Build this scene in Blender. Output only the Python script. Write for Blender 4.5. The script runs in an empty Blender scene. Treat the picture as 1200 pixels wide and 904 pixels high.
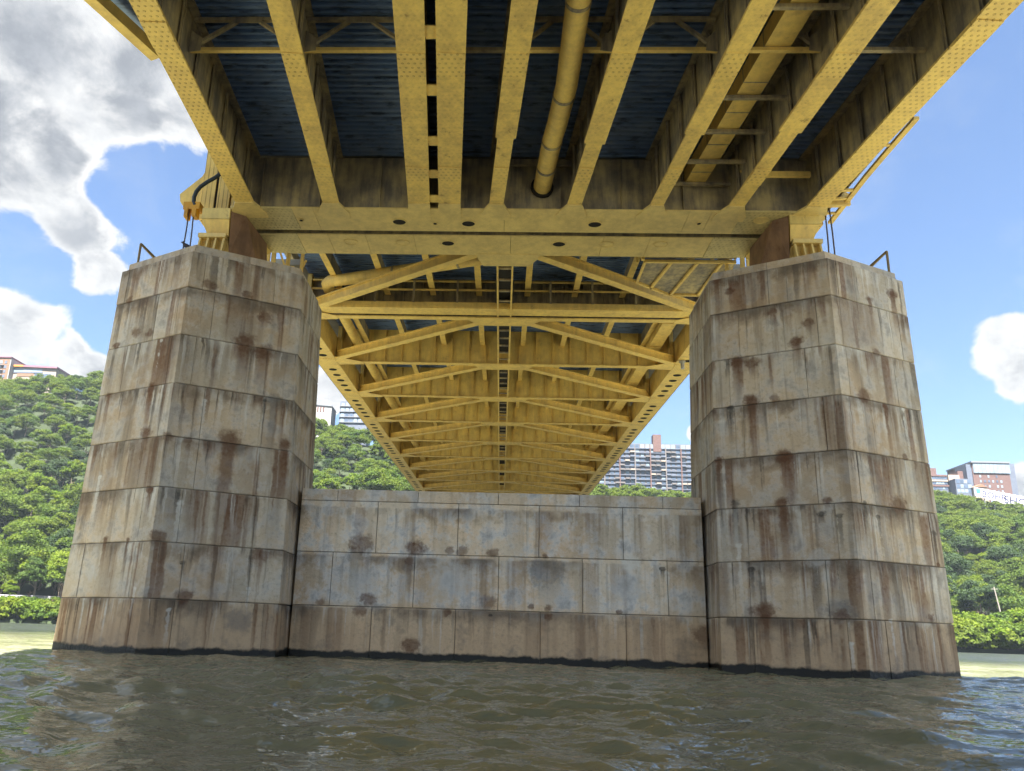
import bpy, math, random
import numpy as np
from mathutils import Vector, Matrix

random.seed(7)
rng = np.random.default_rng(11)
S = bpy.context.scene
COL = S.collection

# ------------------------------------------------------------------ camera, sky, sun, exposure
CAM = (0.0837, -19.9625, 0.7896)
YAW, PIT, ROL, FPX, CX, CY = -0.041335, 0.254191, 0.031226, 870.009, 555.078, 517.529
_fw = np.array([math.sin(YAW)*math.cos(PIT), math.cos(YAW)*math.cos(PIT), math.sin(PIT)])
_r = np.array([math.cos(YAW), -math.sin(YAW), 0.0]); _u = np.cross(_r, _fw)
_r2 = _r*math.cos(ROL)+_u*math.sin(ROL); _u2 = -_r*math.sin(ROL)+_u*math.cos(ROL)
cd = bpy.data.cameras.new('camera'); cam = bpy.data.objects.new('camera', cd); COL.objects.link(cam)
cam.matrix_world = Matrix(((_r2[0], _u2[0], -_fw[0], CAM[0]), (_r2[1], _u2[1], -_fw[1], CAM[1]),
                           (_r2[2], _u2[2], -_fw[2], CAM[2]), (0, 0, 0, 1)))
cd.sensor_width = 36.0; cd.lens = FPX/1200*36
cd.shift_x = (600-CX)/1200; cd.shift_y = (CY-452)/1200
cd.clip_start = 0.1; cd.clip_end = 4000
S.camera = cam

def ray(px, py):
    """direction from the camera position through a point of the photograph (survey helper)"""
    return _fw+(px-CX)/FPX*_r2-(py-CY)/FPX*_u2
def hit(px, py, ax, val):
    d = ray(px, py); o = np.array(CAM); t = (val-o[ax])/d[ax]; return o+t*d
def proj(p):
    p = np.asarray(p, float)-np.array(CAM); d = p@_fw
    return CX+FPX*(p@_r2)/d, CY-FPX*(p@_u2)/d

SUN = Vector((-0.03, -0.46, 1.0)).normalized()
SKY_STRENGTH = 0.05
world = bpy.data.worlds.new('World'); S.world = world; world.use_nodes = True
sun_d = bpy.data.lights.new('sun', 'SUN'); sun_d.energy = 5.0; sun_d.angle = math.radians(0.5); sun_d.color = (1.0, 0.95, 0.87)
sun = bpy.data.objects.new('sun', sun_d); COL.objects.link(sun)
sun.rotation_euler = SUN.to_track_quat('Z', 'Y').to_euler()
S.view_settings.view_transform = 'Standard'; S.view_settings.look = 'None'
S.view_settings.exposure = 3.12; S.view_settings.gamma = 1.0
S.cycles.max_bounces = 10; S.cycles.diffuse_bounces = 5; S.cycles.glossy_bounces = 4
S.cycles.use_denoising = True

class NT:
    """small node-tree helper"""
    def __init__(s, tree): s.t = tree; s.n = tree.nodes; s.l = tree.links
    def add(s, typ, **kw):
        n = s.n.new(typ)
        for k, v in kw.items(): setattr(n, k, v)
        return n
    def put(s, sock, v):
        if hasattr(v, 'links'): s.l.new(v, sock)
        elif v is not None: sock.default_value = v
    def math(s, op, a, b=None, c=None, clamp=False):
        n = s.add('ShaderNodeMath', operation=op, use_clamp=clamp)
        s.put(n.inputs[0], a); s.put(n.inputs[1], b); s.put(n.inputs[2], c)
        return n.outputs[0]
    def vmath(s, op, a, b=None):
        n = s.add('ShaderNodeVectorMath', operation=op); s.put(n.inputs[0], a); s.put(n.inputs[1], b)
        return n.outputs['Value'] if op in ('DOT_PRODUCT', 'LENGTH', 'DISTANCE') else n.outputs[0]
    def ramp(s, v, a, b, c=0.0, d=1.0, kind='SMOOTHSTEP'):
        n = s.add('ShaderNodeMapRange', interpolation_type=kind)
        s.put(n.inputs[0], v); s.put(n.inputs[1], a); s.put(n.inputs[2], b); s.put(n.inputs[3], c); s.put(n.inputs[4], d)
        return n.outputs[0]
    def mix(s, f, a, b, mode='MIX'):
        n = s.add('ShaderNodeMix', data_type='RGBA', blend_type=mode)
        s.put(n.inputs[0], f); s.put(n.inputs[6], a); s.put(n.inputs[7], b)
        return n.outputs[2]
    def noise(s, vec, scale, detail=4.0, rough=0.55, dist=0.0):
        n = s.add('ShaderNodeTexNoise'); s.put(n.inputs['Vector'], vec)
        n.inputs['Scale'].default_value = scale; n.inputs['Detail'].default_value = detail
        n.inputs['Roughness'].default_value = rough; n.inputs['Distortion'].default_value = dist
        return n.outputs[0]
    def scalev(s, vec, x, y, z): return s.vmath('MULTIPLY', vec, (x, y, z))
    def sep(s, v):
        n = s.add('ShaderNodeSeparateXYZ'); s.put(n.inputs[0], v); return n.outputs
    def comb(s, x, y, z):
        n = s.add('ShaderNodeCombineXYZ'); s.put(n.inputs[0], x); s.put(n.inputs[1], y); s.put(n.inputs[2], z); return n.outputs[0]

def build_sky():
    T = NT(world.node_tree); T.n.clear()
    out = T.add('ShaderNodeOutputWorld'); bg = T.add('ShaderNodeBackground'); T.l.new(bg.outputs[0], out.inputs[0])
    sky = T.add('ShaderNodeTexSky', sky_type='NISHITA', sun_disc=False)
    sky.sun_elevation = math.asin(SUN.z); sky.sun_rotation = math.atan2(SUN.x, SUN.y)
    sky.air_density = 1.0; sky.dust_density = 0.9; sky.ozone_density = 2.0
    d = T.vmath('NORMALIZE', T.add('ShaderNodeTexCoord').outputs['Generated'])
    # cumulus: (azimuth deg from +Y toward +X, elevation deg, angular radius deg)
    blobs = []
    for px, py, r in ((30, 20, 8), (100, 60, 6.5), (20, 110, 7), (80, 150, 5.5), (35, 198, 4.4), (88, 255, 3.8), (112, 318, 2.2), (190, 85, 4), (222, 160, 2.6), (150, 110, 4), (215, 120, 3),
                      (48, 388, 3.4), (10, 378, 3.0), (80, 408, 2.6), (108, 428, 1.6), (-60, 100, 12), (-60, 400, 4), (-180, 320, 6), (1184, 412, 2.4), (1210, 422, 2.8), (392, 450, 2.0), (374, 464, 2.2), (1205, 562, 1.3), (1290, 560, 3), (815, 508, 0.8)):
        v = ray(px, py); v /= np.linalg.norm(v); blobs.append((v, r))
    for az, el, r in ((70, 30, 15), (100, 14, 10), (135, 40, 16), (170, 22, 14), (200, 55, 15), (215, 16, 12), (235, 32, 15), (-120, 42, 16), (-75, 48, 13), (-95, 14, 11), (-60, 62, 12), (20, 74, 7), (150, 70, 9), (-75, 20, 10), (55, 12, 6)):
        a, e = math.radians(az), math.radians(el)
        blobs.append((np.array([math.sin(a)*math.cos(e), math.cos(a)*math.cos(e), math.sin(e)]), r))
    acc = None
    for v, r in blobs:
        dt = T.vmath('DOT_PRODUCT', d, tuple(float(x) for x in v))
        m = T.ramp(dt, math.cos(math.radians(r*1.3)), math.cos(math.radians(r*0.2)))
        acc = m if acc is None else T.math('MAXIMUM', acc, m)
    for px, py, r in ((8, 292, 2.2), (45, 318, 1.9), (200, 235, 3.6), (150, 215, 2.2), (128, 385, 1.6)):      # blue gaps between the heaps
        v = ray(px, py); v /= np.linalg.norm(v)
        m = T.ramp(T.vmath('DOT_PRODUCT', d, tuple(float(x) for x in v)), math.cos(math.radians(r*1.5)), math.cos(math.radians(r*0.5)))
        acc = T.math('MULTIPLY', acc, T.math('MULTIPLY_ADD', m, -0.85, 1.0))
    n1 = T.noise(T.scalev(d, 1, 1, 1.35), 8.5, 10.0, 0.60, 0.25)
    dens = T.math('ADD', acc, T.math('MULTIPLY', T.math('SUBTRACT', n1, 0.5), 2.2))
    mask = T.ramp(dens, 0.40, 0.66)
    mask = T.math('MULTIPLY', mask, T.ramp(acc, 0.0, 0.12))
    n2 = T.noise(T.vmath('ADD', T.scalev(d, 1, 1, 1.6), (0.3, 0.1, 0.42)), 4.2, 7.0, 0.6, 0.2)
    shade = T.math('MULTIPLY', T.ramp(n2, 0.45, 0.62), T.ramp(dens, 0.6, 1.1))
    cl = T.mix(shade, (2.5, 2.5, 2.47, 1), (0.95, 1.02, 1.13, 1))
    n3 = T.noise(d, 22.0, 6.0, 0.6)
    cl = T.mix(T.ramp(n3, 0.38, 0.68, 0.0, 0.5), cl, (1.55, 1.62, 1.72, 1))
    wisps = T.math('MULTIPLY', T.ramp(n1, 0.5, 0.8), 0.18)
    blue = T.mix(wisps, T.mix(1.0, sky.outputs[0], (0.55, 0.585, 0.63, 1), 'MULTIPLY'), (2.0, 2.15, 2.3, 1))
    T.l.new(T.mix(mask, blue, cl), bg.inputs[0]); bg.inputs[1].default_value = SKY_STRENGTH
build_sky()

# ------------------------------------------------------------------ object helpers
class MB:
    """collects simple solids in world coordinates"""
    def __init__(s): s.v = []; s.f = []
    def hexa(s, b, t):
        n = len(s.v); s.v += [tuple(p) for p in b]+[tuple(p) for p in t]; k = len(b)
        s.f.append(tuple(n+i for i in reversed(range(k)))); s.f.append(tuple(n+k+i for i in range(k)))
        for i in range(k):
            j = (i+1) % k; s.f.append((n+i, n+j, n+k+j, n+k+i))
        return s
    def box(s, x0, x1, y0, y1, z0, z1):
        return s.hexa([(x0, y0, z0), (x1, y0, z0), (x1, y1, z0), (x0, y1, z0)], [(x0, y0, z1), (x1, y0, z1), (x1, y1, z1), (x0, y1, z1)])
    def beam(s, p, q, w, h, dz=0.0, up=(0, 0, 1)):
        p, q = Vector(p), Vector(q); d = (q-p).normalized(); side = d.cross(Vector(up))
        if side.length < 1e-4: side = Vector((1, 0, 0))
        side.normalize(); u = side.cross(d).normalized()
        def ring(c):
            c = c+u*dz; a = side*(w/2)
            return [c-a-u*(h/2), c+a-u*(h/2), c+a+u*(h/2), c-a+u*(h/2)]
        return s.hexa(list(reversed(ring(p))), list(reversed(ring(q))))
    def tube(s, pts, r, n=12, caps=True):
        pts = [Vector(p) for p in pts]; base = len(s.v); rr = r if isinstance(r, (list, tuple)) else [r]*len(pts)
        ref = None
        for i, p in enumerate(pts):
            d = (pts[min(i+1, len(pts)-1)]-pts[max(i-1, 0)]).normalized()
            if ref is None: ref = d.orthogonal().normalized()
            ref = (ref-d*ref.dot(d)).normalized(); b = d.cross(ref)
            for k in range(n):
                a = 2*math.pi*k/n; s.v.append(tuple(p+(ref*math.cos(a)+b*math.sin(a))*rr[i]))
        for i in range(len(pts)-1):
            for k in range(n):
                a = base+i*n+k; b2 = base+i*n+(k+1) % n; s.f.append((a, b2, b2+n, a+n))
        if caps:
            s.f.append(tuple(base+k for k in reversed(range(n)))); s.f.append(tuple(base+(len(pts)-1)*n+k for k in range(n)))
        return s
    def prism(s, poly, axis, a, b):
        """poly: 2-D outline; extruded along axis ('x','y','z') from a to b"""
        if axis == 'z': f = lambda p, c: (p[0], p[1], c)
        elif axis == 'y': f = lambda p, c: (p[0], c, p[1])
        else: f = lambda p, c: (c, p[0], p[1])
        return s.hexa([f(p, a) for p in poly], [f(p, b) for p in poly])
    def mesh(s, name, mat, off=(0, 0, 0), smooth=False):
        m = bpy.data.meshes.new(name)
        m.from_pydata([(v[0]-off[0], v[1]-off[1], v[2]-off[2]) for v in s.v], [], s.f)
        import bmesh
        b = bmesh.new(); b.from_mesh(m); bmesh.ops.recalc_face_normals(b, faces=b.faces); b.to_mesh(m); b.free()
        if mat: m.materials.append(mat)
        if smooth:
            for p in m.polygons: p.use_smooth = True
            m.set_sharp_from_angle(angle=math.radians(40))
        return m

def thing(name, label, cat, loc=(0, 0, 0), group=None):
    o = bpy.data.objects.new(name, None); COL.objects.link(o); o.location = loc
    o.empty_display_size = 0.5
    o['label'] = label; o['category'] = cat
    if group: o['group'] = group
    return o
def root_loc(o):
    while o.parent: o = o.parent
    return tuple(o.location)
def part(name, mb, mat, parent, smooth=False, label=None):
    m = mb.mesh(name, mat, root_loc(parent), smooth); o = bpy.data.objects.new(name, m); COL.objects.link(o); o.parent = parent
    if label: o['label'] = label
    return o
def link_part(name, mesh, parent, loc=(0, 0, 0), rot=None, scale=None):
    o = bpy.data.objects.new(name, mesh); COL.objects.link(o); o.parent = parent; o.location = loc
    if rot is not None: o.rotation_euler = rot
    if scale is not None: o.scale = scale
    return o
def single(name, mb, mat, label, cat, loc, group=None, smooth=False):
    m = mb.mesh(name, mat, loc, smooth); o = bpy.data.objects.new(name, m); COL.objects.link(o); o.location = loc
    o['label'] = label; o['category'] = cat
    if group: o['group'] = group
    return o

# ------------------------------------------------------------------ materials
def new_mat(name):
    m = bpy.data.materials.new(name); m.use_nodes = True; T = NT(m.node_tree); T.n.clear()
    out = T.add('ShaderNodeOutputMaterial'); b = T.add('ShaderNodeBsdfPrincipled'); T.l.new(b.outputs[0], out.inputs[0])
    T.bsdf = b; T.out = out
    T.pos = T.add('ShaderNodeNewGeometry').outputs['Position']
    return m, T
def set_bump(T, h, strength=0.5, dist=0.02):
    n = T.add('ShaderNodeBump'); n.inputs['Strength'].default_value = strength; n.inputs['Distance'].default_value = dist
    T.put(n.inputs['Height'], h); T.l.new(n.outputs[0], T.bsdf.inputs['Normal'])

def steel(name, base=(0.89, 0.645, 0.185), base2=(0.80, 0.565, 0.18), grime=0.26, rivets=0.0, dirt=(0.16, 0.115, 0.07), rust=0.0):
    m, T = new_mat(name)
    n1 = T.noise(T.pos, 1.3, 6, 0.6); n2 = T.noise(T.scalev(T.pos, 5, 5, 0.7), 1.0, 5, 0.6); n3 = T.noise(T.pos, 14, 4, 0.6)
    c = T.mix(T.ramp(n1, 0.35, 0.7), (*base, 1), (*base2, 1))
    c = T.mix(T.ramp(n3, 0.3, 0.8, 0.0, 0.25), c, (base[0]*0.7, base[1]*0.66, base[2]*0.9, 1))
    g = T.math('MULTIPLY', T.ramp(T.math('ADD', T.math('MULTIPLY', n2, 0.6), T.math('MULTIPLY', n1, 0.4)), 0.36, 0.68), grime)
    c = T.mix(g, c, (*dirt, 1))
    if rust > 0:
        c = T.mix(T.math('MULTIPLY', T.ramp(T.noise(T.pos, 2.6, 9, 0.72), 0.58, 0.68), rust), c, (0.13, 0.05, 0.02, 1))
    if rivets:
        p = T.sep(T.scalev(T.pos, 1/0.16, 1/0.15, 1)); row = T.math('MODULO', T.math('ADD', T.math('FLOOR', p[1]), 1000), 2.0)
        fx = T.math('SUBTRACT', T.math('FRACT', T.math('ADD', p[0], T.math('ADD', T.math('MULTIPLY', row, 0.5), 500.0))), 0.5)
        fy = T.math('SUBTRACT', T.math('FRACT', T.math('ADD', p[1], 500.0)), 0.5)
        dd = T.vmath('LENGTH', T.comb(fx, fy, 0.0)); rv = T.ramp(dd, 0.10, 0.22, 1.0, 0.0)
        ring = T.math('MULTIPLY', T.ramp(dd, 0.08, 0.15, 0.35, 1.0), T.ramp(dd, 0.17, 0.25, 1.0, 0.0))  # dark ring paints a slight shadow round each rivet
        c = T.mix(T.math('MULTIPLY', T.math('MULTIPLY', ring, rivets), T.ramp(n1, 0.35, 0.6, 0.35, 1.0)), c, (0.17, 0.1, 0.03, 1))
        set_bump(T, T.math('ADD', rv, T.math('MULTIPLY', n3, 0.15)), min(0.9, rivets*1.6), 0.02)
    else:
        set_bump(T, n3, 0.25, 0.01)
    T.l.new(c, T.bsdf.inputs['Base Color']); T.bsdf.inputs['Roughness'].default_value = 0.52
    T.bsdf.inputs['Specular IOR Level'].default_value = 0.35
    return m

YEL = steel('yellow_paint', rust=0.2); YEL_FL = steel('yellow_flange_paint', rivets=0.2, grime=0.3, rust=0.55); YEL_RIV = steel('yellow_riveted_paint', rivets=0.55, grime=0.2)
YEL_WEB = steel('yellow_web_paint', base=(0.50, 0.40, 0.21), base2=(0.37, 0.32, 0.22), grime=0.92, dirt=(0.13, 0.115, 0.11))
YEL_PALE = steel('faded_yellow_paint', base=(0.83, 0.64, 0.24), base2=(0.75, 0.575, 0.225), grime=0.25, rivets=0.0)
YEL_PALE_RIV = steel('faded_yellow_riveted_paint', base=(0.70, 0.58, 0.26), base2=(0.62, 0.51, 0.23), grime=0.3, rivets=0.55)
YEL_RST = steel('rust_edged_yellow_paint', base=(0.74, 0.58, 0.20), base2=(0.66, 0.51, 0.18), grime=0.3, rust=0.75)
RUST = steel('rusty_bearing_steel', base=(0.27, 0.16, 0.09), base2=(0.18, 0.11, 0.07), grime=0.6, dirt=(0.10, 0.05, 0.03), rust=0.8)

def plain(name, col, rough=0.7, var=0.25, scale=3.0, bump=0.15, spec=0.3, metal=0.0):
    m, T = new_mat(name)
    n = T.noise(T.pos, scale, 5, 0.6)
    c = T.mix(T.ramp(n, 0.3, 0.75), (*col, 1), (*[x*(1-var) for x in col], 1))
    T.l.new(c, T.bsdf.inputs['Base Color']); T.bsdf.inputs['Roughness'].default_value = rough
    T.bsdf.inputs['Specular IOR Level'].default_value = spec; T.bsdf.inputs['Metallic'].default_value = metal
    if bump: set_bump(T, n, bump, 0.01)
    return m
def deck_mat():
    m, T = new_mat('galvanised_deck')
    n1 = T.noise(T.pos, 0.9, 6, 0.62); n2 = T.noise(T.scalev(T.pos, 1.5, 9, 1), 1.0, 5, 0.6)
    c = T.mix(T.ramp(n1, 0.35, 0.7), (0.13, 0.22, 0.44, 1), (0.20, 0.28, 0.46, 1))
    c = T.mix(T.ramp(n2, 0.50, 0.66, 0.0, 0.75), c, (0.04, 0.06, 0.10, 1))
    c = T.mix(T.ramp(T.noise(T.pos, 2.2, 7, 0.7), 0.62, 0.72, 0.0, 0.35), c, (0.32, 0.33, 0.32, 1))
    T.l.new(c, T.bsdf.inputs['Base Color']); T.bsdf.inputs['Roughness'].default_value = 0.5
    set_bump(T, n1, 0.15, 0.01); return m
DECK = deck_mat()
DARK = plain('dark_hole', (0.022, 0.02, 0.018), 0.9)  # near-black colour stands in for the shade inside holes and gaps
HOSE = plain('grey_blue_hose', (0.045, 0.06, 0.075), 0.55, 0.3, 12)
CABLE = plain('dark_cable', (0.10, 0.07, 0.045), 0.6)
RAILM = plain('railing_paint', (0.22, 0.16, 0.07), 0.6)
CONC = plain('deck_concrete', (0.32, 0.31, 0.29), 0.9, 0.3, 0.8)

ZS = [12.0, 10.774, 9.217, 7.669, 6.054, 4.563, 3.019, 1.469, -1.2]
# stain node group: a rust spot with a drip below it
def stain_group():
    g = bpy.data.node_groups.new('stain', 'ShaderNodeTree')
    for nm, ty in (('P', 'NodeSocketVector'), ('Warp', 'NodeSocketFloat'), ('C', 'NodeSocketVector'), ('R', 'NodeSocketFloat'), ('Drip', 'NodeSocketFloat'), ('W', 'NodeSocketFloat')):
        g.interface.new_socket(nm, in_out='INPUT', socket_type=ty)
    g.interface.new_socket('Mask', in_out='OUTPUT', socket_type='NodeSocketFloat')
    T = NT(g); gi = T.add('NodeGroupInput').outputs; go = T.add('NodeGroupOutput')
    d = T.vmath('SUBTRACT', gi['P'], gi['C']); s = T.sep(d)
    h = T.vmath('LENGTH', T.comb(s[0], s[1], 0.0)); h = T.math('ADD', h, T.math('MULTIPLY', gi['Warp'], 0.22))
    hr = T.math('DIVIDE', h, gi['R']); zr = T.math('DIVIDE', T.math('MULTIPLY', s[2], 1.25), gi['R'])
    rr = T.vmath('LENGTH', T.comb(hr, zr, 0.0))
    blob = T.ramp(T.math('ADD', rr, T.math('MULTIPLY', gi['Warp'], 1.25)), 0.50, 1.12, 1.0, 0.0)
    dz = T.math('MULTIPLY', s[2], -1.0)
    fall = T.math('MULTIPLY', T.ramp(dz, -0.03, 0.08), T.ramp(T.math('DIVIDE', dz, gi['Drip']), 0.1, 1.0, 0.8, 0.0))
    drip = T.math('MULTIPLY', T.ramp(T.math('DIVIDE', h, gi['W']), 0.5, 1.0, 1.0, 0.0), fall)
    T.l.new(T.math('MAXIMUM', blob, drip), go.inputs[0]); return g
STAIN = stain_group()

def stone(name, stains, streaks, white, light=0.0, gain=1.0):
    """weathered sandstone: stains = list of (centre, radius, drip length, drip half width)"""
    m, T = new_mat(name); P = T.pos
    rnd = T.add('ShaderNodeObjectInfo').outputs['Random']; z = T.sep(P)[2]
    n0 = T.noise(P, 0.45, 5, 0.6); n1 = T.noise(P, 1.7, 7, 0.62); n2 = T.noise(P, 9.0, 6, 0.65); n3 = T.noise(P, 40.0, 3, 0.6)
    warm = T.mix(rnd, (0.46, 0.335, 0.215, 1), (0.58, 0.45, 0.305, 1)); grey = T.mix(rnd, (0.38, 0.34, 0.275, 1), (0.54, 0.485, 0.395, 1))
    wf = T.math('ADD', T.ramp(n0, 0.35, 0.65, 0.2, 0.9), T.ramp(z, 1.75, 1.2, 0.0, 0.6))
    c = T.mix(T.math('MINIMUM', wf, 1.0), grey, warm)
    if gain != 1.0: c = T.mix(1.0, c, (gain*1.02, gain, gain*0.985, 1), 'MULTIPLY')
    c = T.mix(T.math('MULTIPLY', T.ramp(z, 1.8, 0.6), 0.55), c, (0.48, 0.325, 0.20, 1))
    if light: c = T.mix(T.math('MULTIPLY', T.ramp(n1, 0.42, 0.66), T.math('MULTIPLY', T.ramp(z, 1.3, 1.75), light)), c, (0.78, 0.77, 0.76, 1))
    c = T.mix(T.ramp(n1, 0.50, 0.70, 0.0, 0.55), c, (0.17, 0.155, 0.135, 1))
    c = T.mix(T.ramp(n2, 0.48, 0.8, 0.0, 0.5), c, (0.22, 0.18, 0.13, 1))
    c = T.mix(T.ramp(n3, 0.55, 0.85, 0.0, 0.35), c, (0.12, 0.10, 0.08, 1))
    # run-off that starts at the joints and dies out down each course
    top = ZS[0]; idx = 0.0
    for j in range(1, 8):
        st = T.math('LESS_THAN', z, ZS[j]); top = T.math('MULTIPLY_ADD', st, -(ZS[j-1]-ZS[j]), top); idx = T.math('ADD', st, idx)
    dj = T.math('SUBTRACT', top, z); wob = T.math('MULTIPLY', T.math('SUBTRACT', T.noise(P, 2.3, 4, 0.6), 0.5), 0.10)
    px_ = T.sep(P); ux = T.math('ADD', px_[0], wob); uy = T.math('ADD', px_[1], wob)
    def run(fr, lo, hi, seed, lmin, lmax, amt, col, cc):
        v = T.comb(T.math('MULTIPLY', ux, fr), T.math('MULTIPLY', uy, fr), T.math('MULTIPLY_ADD', idx, 5.37, seed))
        a_ = T.noise(v, 1.0, 3, 0.6); l_ = T.ramp(T.noise(T.vmath('MULTIPLY', v, (0.6, 0.6, 1.0)), 1.0, 2, 0.5), 0.35, 0.65, lmin, lmax)
        k_ = T.math('MULTIPLY', T.ramp(a_, lo, hi, 0.0, amt), T.ramp(dj, -0.02, 0.04))
        k_ = T.math('MULTIPLY', k_, T.ramp(T.math('DIVIDE', dj, l_), 0.15, 1.0, 1.0, 0.0))
        return T.mix(T.math('MULTIPLY', k_, T.ramp(n2, 0.2, 0.7, 1.0, 0.6)), cc, col)
    c = run(1.3, 0.46, 0.64, 3.1, 0.2, 3.0, streaks*0.6, (0.105, 0.088, 0.072, 1), c)
    c = run(3.2, 0.53, 0.63, 11.7, 0.3, 2.6, streaks, (0.075, 0.058, 0.044, 1), c)
    c = run(2.1, 0.53, 0.62, 23.9, 0.4, 3.4, streaks*1.1, (0.15, 0.068, 0.033, 1), c)
    c = run(4.5, 0.565, 0.635, 41.3, 0.2, 1.8, white, (0.66, 0.63, 0.57, 1), c)
    c = run(5.5, 0.60, 0.66, 57.7, 0.2, 1.3, streaks, (0.035, 0.033, 0.03, 1), c)
    c = run(1.9, 0.50, 0.60, 71.9, 0.05, 0.35, white*0.8, (0.60, 0.57, 0.50, 1), c)
    c = run(0.9, 0.50, 0.62, 87.3, 0.4, 3.0, streaks*0.8, (0.16, 0.095, 0.055, 1), c)
    sv = T.noise(T.scalev(P, 2.2, 2.2, 0.13), 1.0, 5, 0.6)
    c = T.mix(T.ramp(sv, 0.55, 0.66, 0.0, streaks*0.45), c, (0.13, 0.10, 0.075, 1))
    gj = None
    for zj in ZS[:-1]:
        dzj = T.math('SUBTRACT', zj, z); b_ = T.math('MULTIPLY', T.ramp(dzj, -0.06, 0.0), T.ramp(T.math('ADD', dzj, T.math('MULTIPLY', T.math('SUBTRACT', n1, 0.5), 1.2)), 0.0, 0.55, 1.0, 0.0)); gj = b_ if gj is None else T.math('MAXIMUM', gj, b_)
    c = T.mix(T.math('MULTIPLY', gj, T.ramp(n0, 0.42, 0.62, 0.0, 0.75)), c, (0.10, 0.08, 0.065, 1))
    warp = T.math('SUBTRACT', T.noise(P, 5.0, 6, 0.65), 0.5)
    acc = {}
    for kind, ctr, r, drip, w in stains:
        g = T.add('ShaderNodeGroup'); g.node_tree = STAIN
        T.put(g.inputs['P'], P); T.put(g.inputs['Warp'], warp); g.inputs['C'].default_value = tuple(ctr)
        g.inputs['R'].default_value = r; g.inputs['Drip'].default_value = max(drip, 0.05); g.inputs['W'].default_value = w
        mk = T.math('MULTIPLY', g.outputs[0], random.uniform(0.75, 1.0))
        acc[kind] = mk if kind not in acc else T.math('MAXIMUM', acc[kind], mk)
    cols = {'d': (0.155, 0.078, 0.038, 1), 'r': (0.105, 0.047, 0.024, 1), 'k': (0.022, 0.022, 0.022, 1), 'w': (0.66, 0.64, 0.59, 1), 'g': (0.15, 0.145, 0.14, 1), 'l': (0.52, 0.51, 0.49, 1)}
    tex = T.ramp(n2, 0.2, 0.75, 1.0, 0.62)
    for k in ('l', 'g', 'd', 'w', 'r', 'k'):
        if k in acc: c = T.mix(T.math('MULTIPLY', acc[k], T.math('MULTIPLY', tex, 0.75 if k in 'lg' else 0.95)), c, cols[k])
    wet = T.ramp(T.math('ADD', z, T.math('MULTIPLY', T.math('SUBTRACT', n1, 0.5), 0.34)), 0.15, 0.24, 1.0, 0.0)
    c = T.mix(wet, c, (0.018, 0.017, 0.015, 1))
    T.l.new(c, T.bsdf.inputs['Base Color']); T.l.new(T.ramp(wet, 0, 1, 0.88, 0.35), T.bsdf.inputs['Roughness'])
    T.bsdf.inputs['Specular IOR Level'].default_value = 0.25
    set_bump(T, T.math('ADD', T.math('MULTIPLY', n2, 1.0), T.math('ADD', T.math('MULTIPLY', n1, 1.5), T.math('MULTIPLY', n3, 0.4))), 0.75, 0.035)
    return m

# ------------------------------------------------------------------ pier geometry (from survey of the photograph)
PB = dict(o=(12.667, 1.635), n=(9.547, 0.169), p=(6.30, 1.875), q=(6.333, 5.163)); PT = dict(o=(12.55, 1.879), n=(9.627, 0.442), p=(6.571, 2.012), q=(6.586, 4.674))
YM = 3.5
PB['r'] = (9.547, 6.85); PB['s'] = (12.667, 5.40); PT['r'] = (9.627, 6.56); PT['s'] = (12.55, 5.12)
LOOP = 'onpqrs'
def pier_pt(k, z, side):
    t = z/12.0; a, b = PB[k], PT[k]
    return np.array([side*(a[0]*(1-t)+b[0]*t), a[1]*(1-t)+b[1]*t, z])
def face_pt(a, b, u, z, side): return pier_pt(a, z, side)*(1-u)+pier_pt(b, z, side)*u
def face_u(px, a, b, z, side):
    lo, hi = 0.0, 1.0
    for _ in range(40):
        mid = (lo+hi)/2
        x0 = proj(face_pt(a, b, lo, z, side))[0]; xm = proj(face_pt(a, b, mid, z, side))[0]
        if (xm-px)*(x0-px) <= 0: hi = mid
        else: lo = mid
    return (lo+hi)/2
def face_hit(px, py, side):
    """world point on the front or the outer pier face seen at a point of the photograph"""
    best = None
    for a, b in (('o', 'n'), ('n', 'p'), ('p', 'q')):
        A, B, C = pier_pt(a, 0, side), pier_pt(b, 0, side), pier_pt(a, 12, side)
        n = np.cross(B-A, C-A); d = ray(px, py); t = ((A-np.array(CAM))@n)/(d@n); P = np.array(CAM)+t*d
        A2, B2 = pier_pt(a, P[2], side), pier_pt(b, P[2], side); u = (P[0]-A2[0])/(B2[0]-A2[0]) if a != 'p' else 0.5
        if -0.02 <= u <= 1.02: return P
    return P
def mk_stains(lst, side):
    out = []
    for k, px, py, r, dr in lst:
        P = face_hit(px, py, side) if side else hit(px, py, 1, 3.08)
        sc = (P[1]-CAM[1])/870.0
        if k == 'r' and dr >= 38:
            out.append(('d', P, r*sc*0.7, dr*sc*1.15, max(r*sc*0.72, 0.07))); dr *= 0.35
        out.append((k, P, r*sc*1.15, dr*sc*1.08, max(r*sc*(0.62 if k in 'rg' else 0.8), 0.05)))
    return out
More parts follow.
